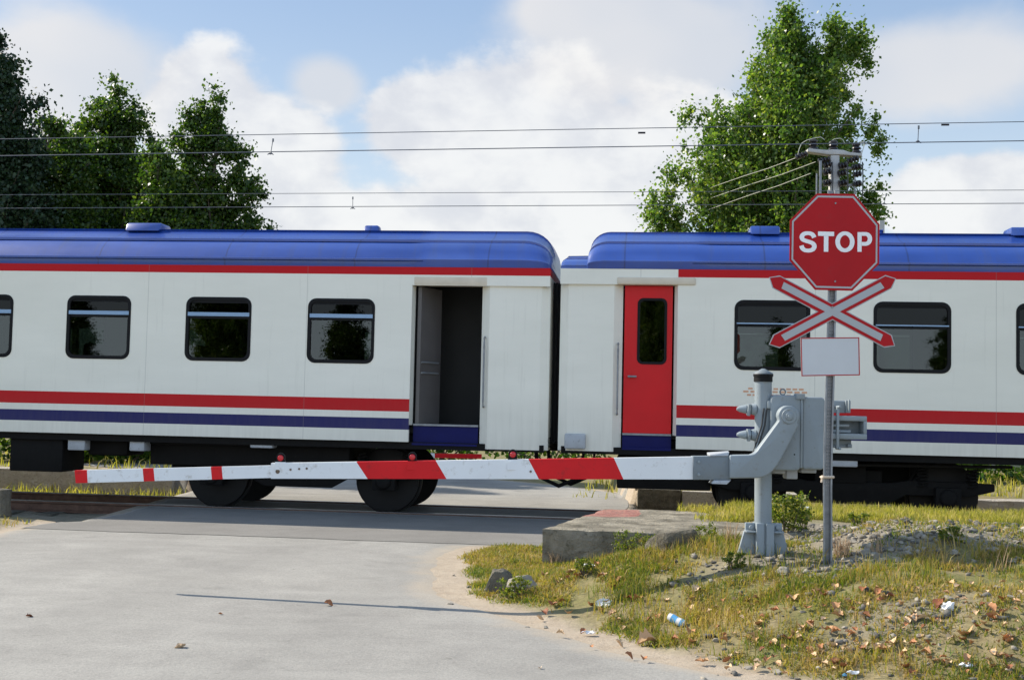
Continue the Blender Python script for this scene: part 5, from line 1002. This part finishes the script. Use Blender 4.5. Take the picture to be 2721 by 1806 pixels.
# trees standing behind the camera (mirrored in the coach windows)
def copy_tree(src, loc, label):
    r = src.copy(); COL.objects.link(r); r.location = loc; r['label'] = label
    for ch_ in list(src.children): c = ch_.copy(); COL.objects.link(c); c.parent = r
    return r

byname = {o_['label']: o_ for o_ in COL.objects if o_.get('category') == 'tree'}
def mirrored(px, py, dist):
    q = onside(px, py, 0); d = (q - CAM).normalized(); d = d - N * 2 * d.dot(N); return q + d * dist
for key, px, dist, sc_, lb in (('broad mid green', 205, 36, .8, 'green tree opposite the train, mirrored in the first whole left window'), ('tall bright', 600, 38, .75, 'poplar opposite the train, mirrored in the second whole left window'), ('conical green', 930, 34, .95, 'green tree opposite the train, mirrored in the window beside the open doorway'), ('tall bright', 1740, 40, .7, 'poplar opposite the train, mirrored in the red door window'), ('conical green', 2075, 37, .8, 'green tree opposite the train, mirrored in the window behind the crossed boards'), ('broad mid green', 2520, 36, .75, 'green tree opposite the train, mirrored in the right coach, farthest right')):
    src = [o_ for k_, o_ in byname.items() if k_.startswith(key)][0]; q = mirrored(px, 880, dist); c_ = copy_tree(src, (q.x, q.y, -1.7 * sc_), lb); c_.scale = (sc_,) * 3; c_.rotation_euler = (0, 0, px * .37)
# ------------------------------------------------------------------ sky and sun
sv = Vector((-.97, .425, .82)).normalized(); EL = math.asin(sv.z); AZ = math.atan2(sv.x, sv.y)
wd = bpy.data.worlds.new('World'); SC.world = wd; wd.use_nodes = True; nt = wd.node_tree; nd = nt.nodes; lk = nt.links; nd.clear()
out = nd.new('ShaderNodeOutputWorld'); bg = nd.new('ShaderNodeBackground'); bg.inputs['Strength'].default_value = .10; lk.new(bg.outputs[0], out.inputs[0])
sky = nd.new('ShaderNodeTexSky'); sky.sky_type = 'NISHITA'; sky.sun_disc = False; sky.sun_elevation = EL; sky.sun_rotation = AZ; sky.air_density = 1.0; sky.dust_density = 1.5; sky.ozone_density = 2.0
def vm(op, a, b=None):
    x = nd.new('ShaderNodeMath'); x.operation = op
    for i, q in enumerate((a, b)):
        if q is None: continue
        if isinstance(q, (int, float)): x.inputs[i].default_value = q
        else: lk.new(q, x.inputs[i])
    return x.outputs[0]
tc = nd.new('ShaderNodeTexCoord'); sep = nd.new('ShaderNodeSeparateXYZ'); lk.new(tc.outputs['Generated'], sep.inputs[0]); dx_, dy_, dz_ = sep.outputs
def wn(scale, detail, rough=.55, dist=0., off=0.):
    mp = nd.new('ShaderNodeMapping'); mp.inputs['Scale'].default_value = (1, 1, 1.5); mp.inputs['Location'].default_value = (off, off * .7, 0); lk.new(tc.outputs['Generated'], mp.inputs[0]); x = nd.new('ShaderNodeTexNoise'); x.inputs['Scale'].default_value = scale; x.inputs['Detail'].default_value = detail; x.inputs['Roughness'].default_value = rough; x.inputs['Distortion'].default_value = dist; lk.new(mp.outputs[0], x.inputs['Vector']); return x.outputs['Fac']
def blob(px, py, rx, ry):
    d = ray(px, py).normalized(); e = Vector((F, 0, 0)); kx = rx / F; kz = ry / F
    a = vm('DIVIDE', vm('SUBTRACT', dx_, d.x), kx); b = vm('DIVIDE', vm('SUBTRACT', dz_, d.z), kz); return vm('SUBTRACT', 1., vm('SQRT', vm('ADD', vm('MULTIPLY', a, a), vm('MULTIPLY', b, b))))
def fuse(bs):
    r = bs[0]
    for b in bs[1:]:
        x = nd.new('ShaderNodeMath'); x.operation = 'SMOOTH_MAX'; lk.new(r, x.inputs[0]); lk.new(b, x.inputs[1]); x.inputs[2].default_value = .25; r = x.outputs[0]
    return r
n1 = wn(9, 8, .56, .15); n2 = wn(26, 6, .55, .2, 3.); n3 = wn(4, 3, .5, 0., 8.)
def ss(v, a, b):
    x = nd.new('ShaderNodeMapRange'); x.interpolation_type = 'SMOOTHSTEP'; lk.new(v, x.inputs['Value']); x.inputs['From Min'].default_value = a; x.inputs['From Max'].default_value = b; return x.outputs['Result']
def cmix(f, a, b):
    x = nd.new('ShaderNodeMix'); x.data_type = 'RGBA'
    for i, q in ((0, f), (6, a), (7, b)):
        if isinstance(q, (int, float)): x.inputs[i].default_value = q
        elif isinstance(q, tuple): x.inputs[i].default_value = (*q[:3], 1)
        else: lk.new(q, x.inputs[i])
    return x.outputs[2]
nmix = vm('ADD', vm('MULTIPLY', vm('SUBTRACT', n1, .5), 1.25), vm('MULTIPLY', vm('SUBTRACT', n2, .5), .35))
soft = fuse([blob(200, 190, 330, 210), blob(1720, 130, 470, 210), blob(870, 230, 130, 90), blob(2420, 190, 420, 160), blob(1500, 40, 180, 120), blob(40, 330, 260, 180)])
hard = fuse([blob(555, 300, 190, 200), blob(700, 430, 260, 220), blob(1380, 340, 420, 230), blob(1130, 330, 220, 150), blob(1700, 430, 480, 200), blob(2600, 520, 260, 130), blob(560, 590, 420, 200), blob(1300, 620, 560, 170)])
msoft = ss(vm('ADD', soft, vm('MULTIPLY', nmix, .55)), .0, .55); mhard = ss(vm('ADD', hard, vm('MULTIPLY', nmix, .85)), .02, .25)
hz = ss(dz_, .30, .0)
SKYB = 9.2
blue = cmix(.72, sky.outputs[0], (2.45, 3.5, 5.15)); blue = cmix(vm('MULTIPLY', ss(dz_, .36, .06), .85), blue, (5.1, 5.95, 6.45))
c_soft = cmix(ss(n3, .35, .65), (4.75, 4.9, 5.2), (5.75, 5.6, 5.5)); c_hard = cmix(ss(vm('ADD', n1, vm('MULTIPLY', n2, .5)), .55, .88), (5.0, 5.05, 5.3), (6.35, 6.3, 6.2))
colr = cmix(vm('MULTIPLY', msoft, .82), blue, c_soft); colr = cmix(vm('MULTIPLY', mhard, .84), colr, c_hard)
bst = vm('ADD', vm('MULTIPLY', ss(vm('MULTIPLY', dy_, -1.), -.1, .6), .70), 1.)   # whole sky behind the camera brightened to fill the coaches' shaded side
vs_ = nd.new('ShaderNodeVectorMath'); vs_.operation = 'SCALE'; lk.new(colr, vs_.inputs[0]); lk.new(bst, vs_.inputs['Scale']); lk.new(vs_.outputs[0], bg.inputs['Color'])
sd = bpy.data.lights.new('sun', 'SUN'); so_ = bpy.data.objects.new('sun', sd); COL.objects.link(so_); sd.energy = 5.0; sd.angle = math.radians(.55); sd.color = (1, .92, .79); so_.rotation_euler = sv.to_track_quat('Z', 'Y').to_euler()
SC.view_settings.view_transform = 'Standard'; SC.view_settings.look = 'None'; SC.view_settings.exposure = 0.6; SC.view_settings.gamma = 1; SC.view_settings.use_curve_mapping = False
SC.render.engine = 'CYCLES'; SC.cycles.max_bounces = 8; SC.cycles.transparent_max_bounces = 12
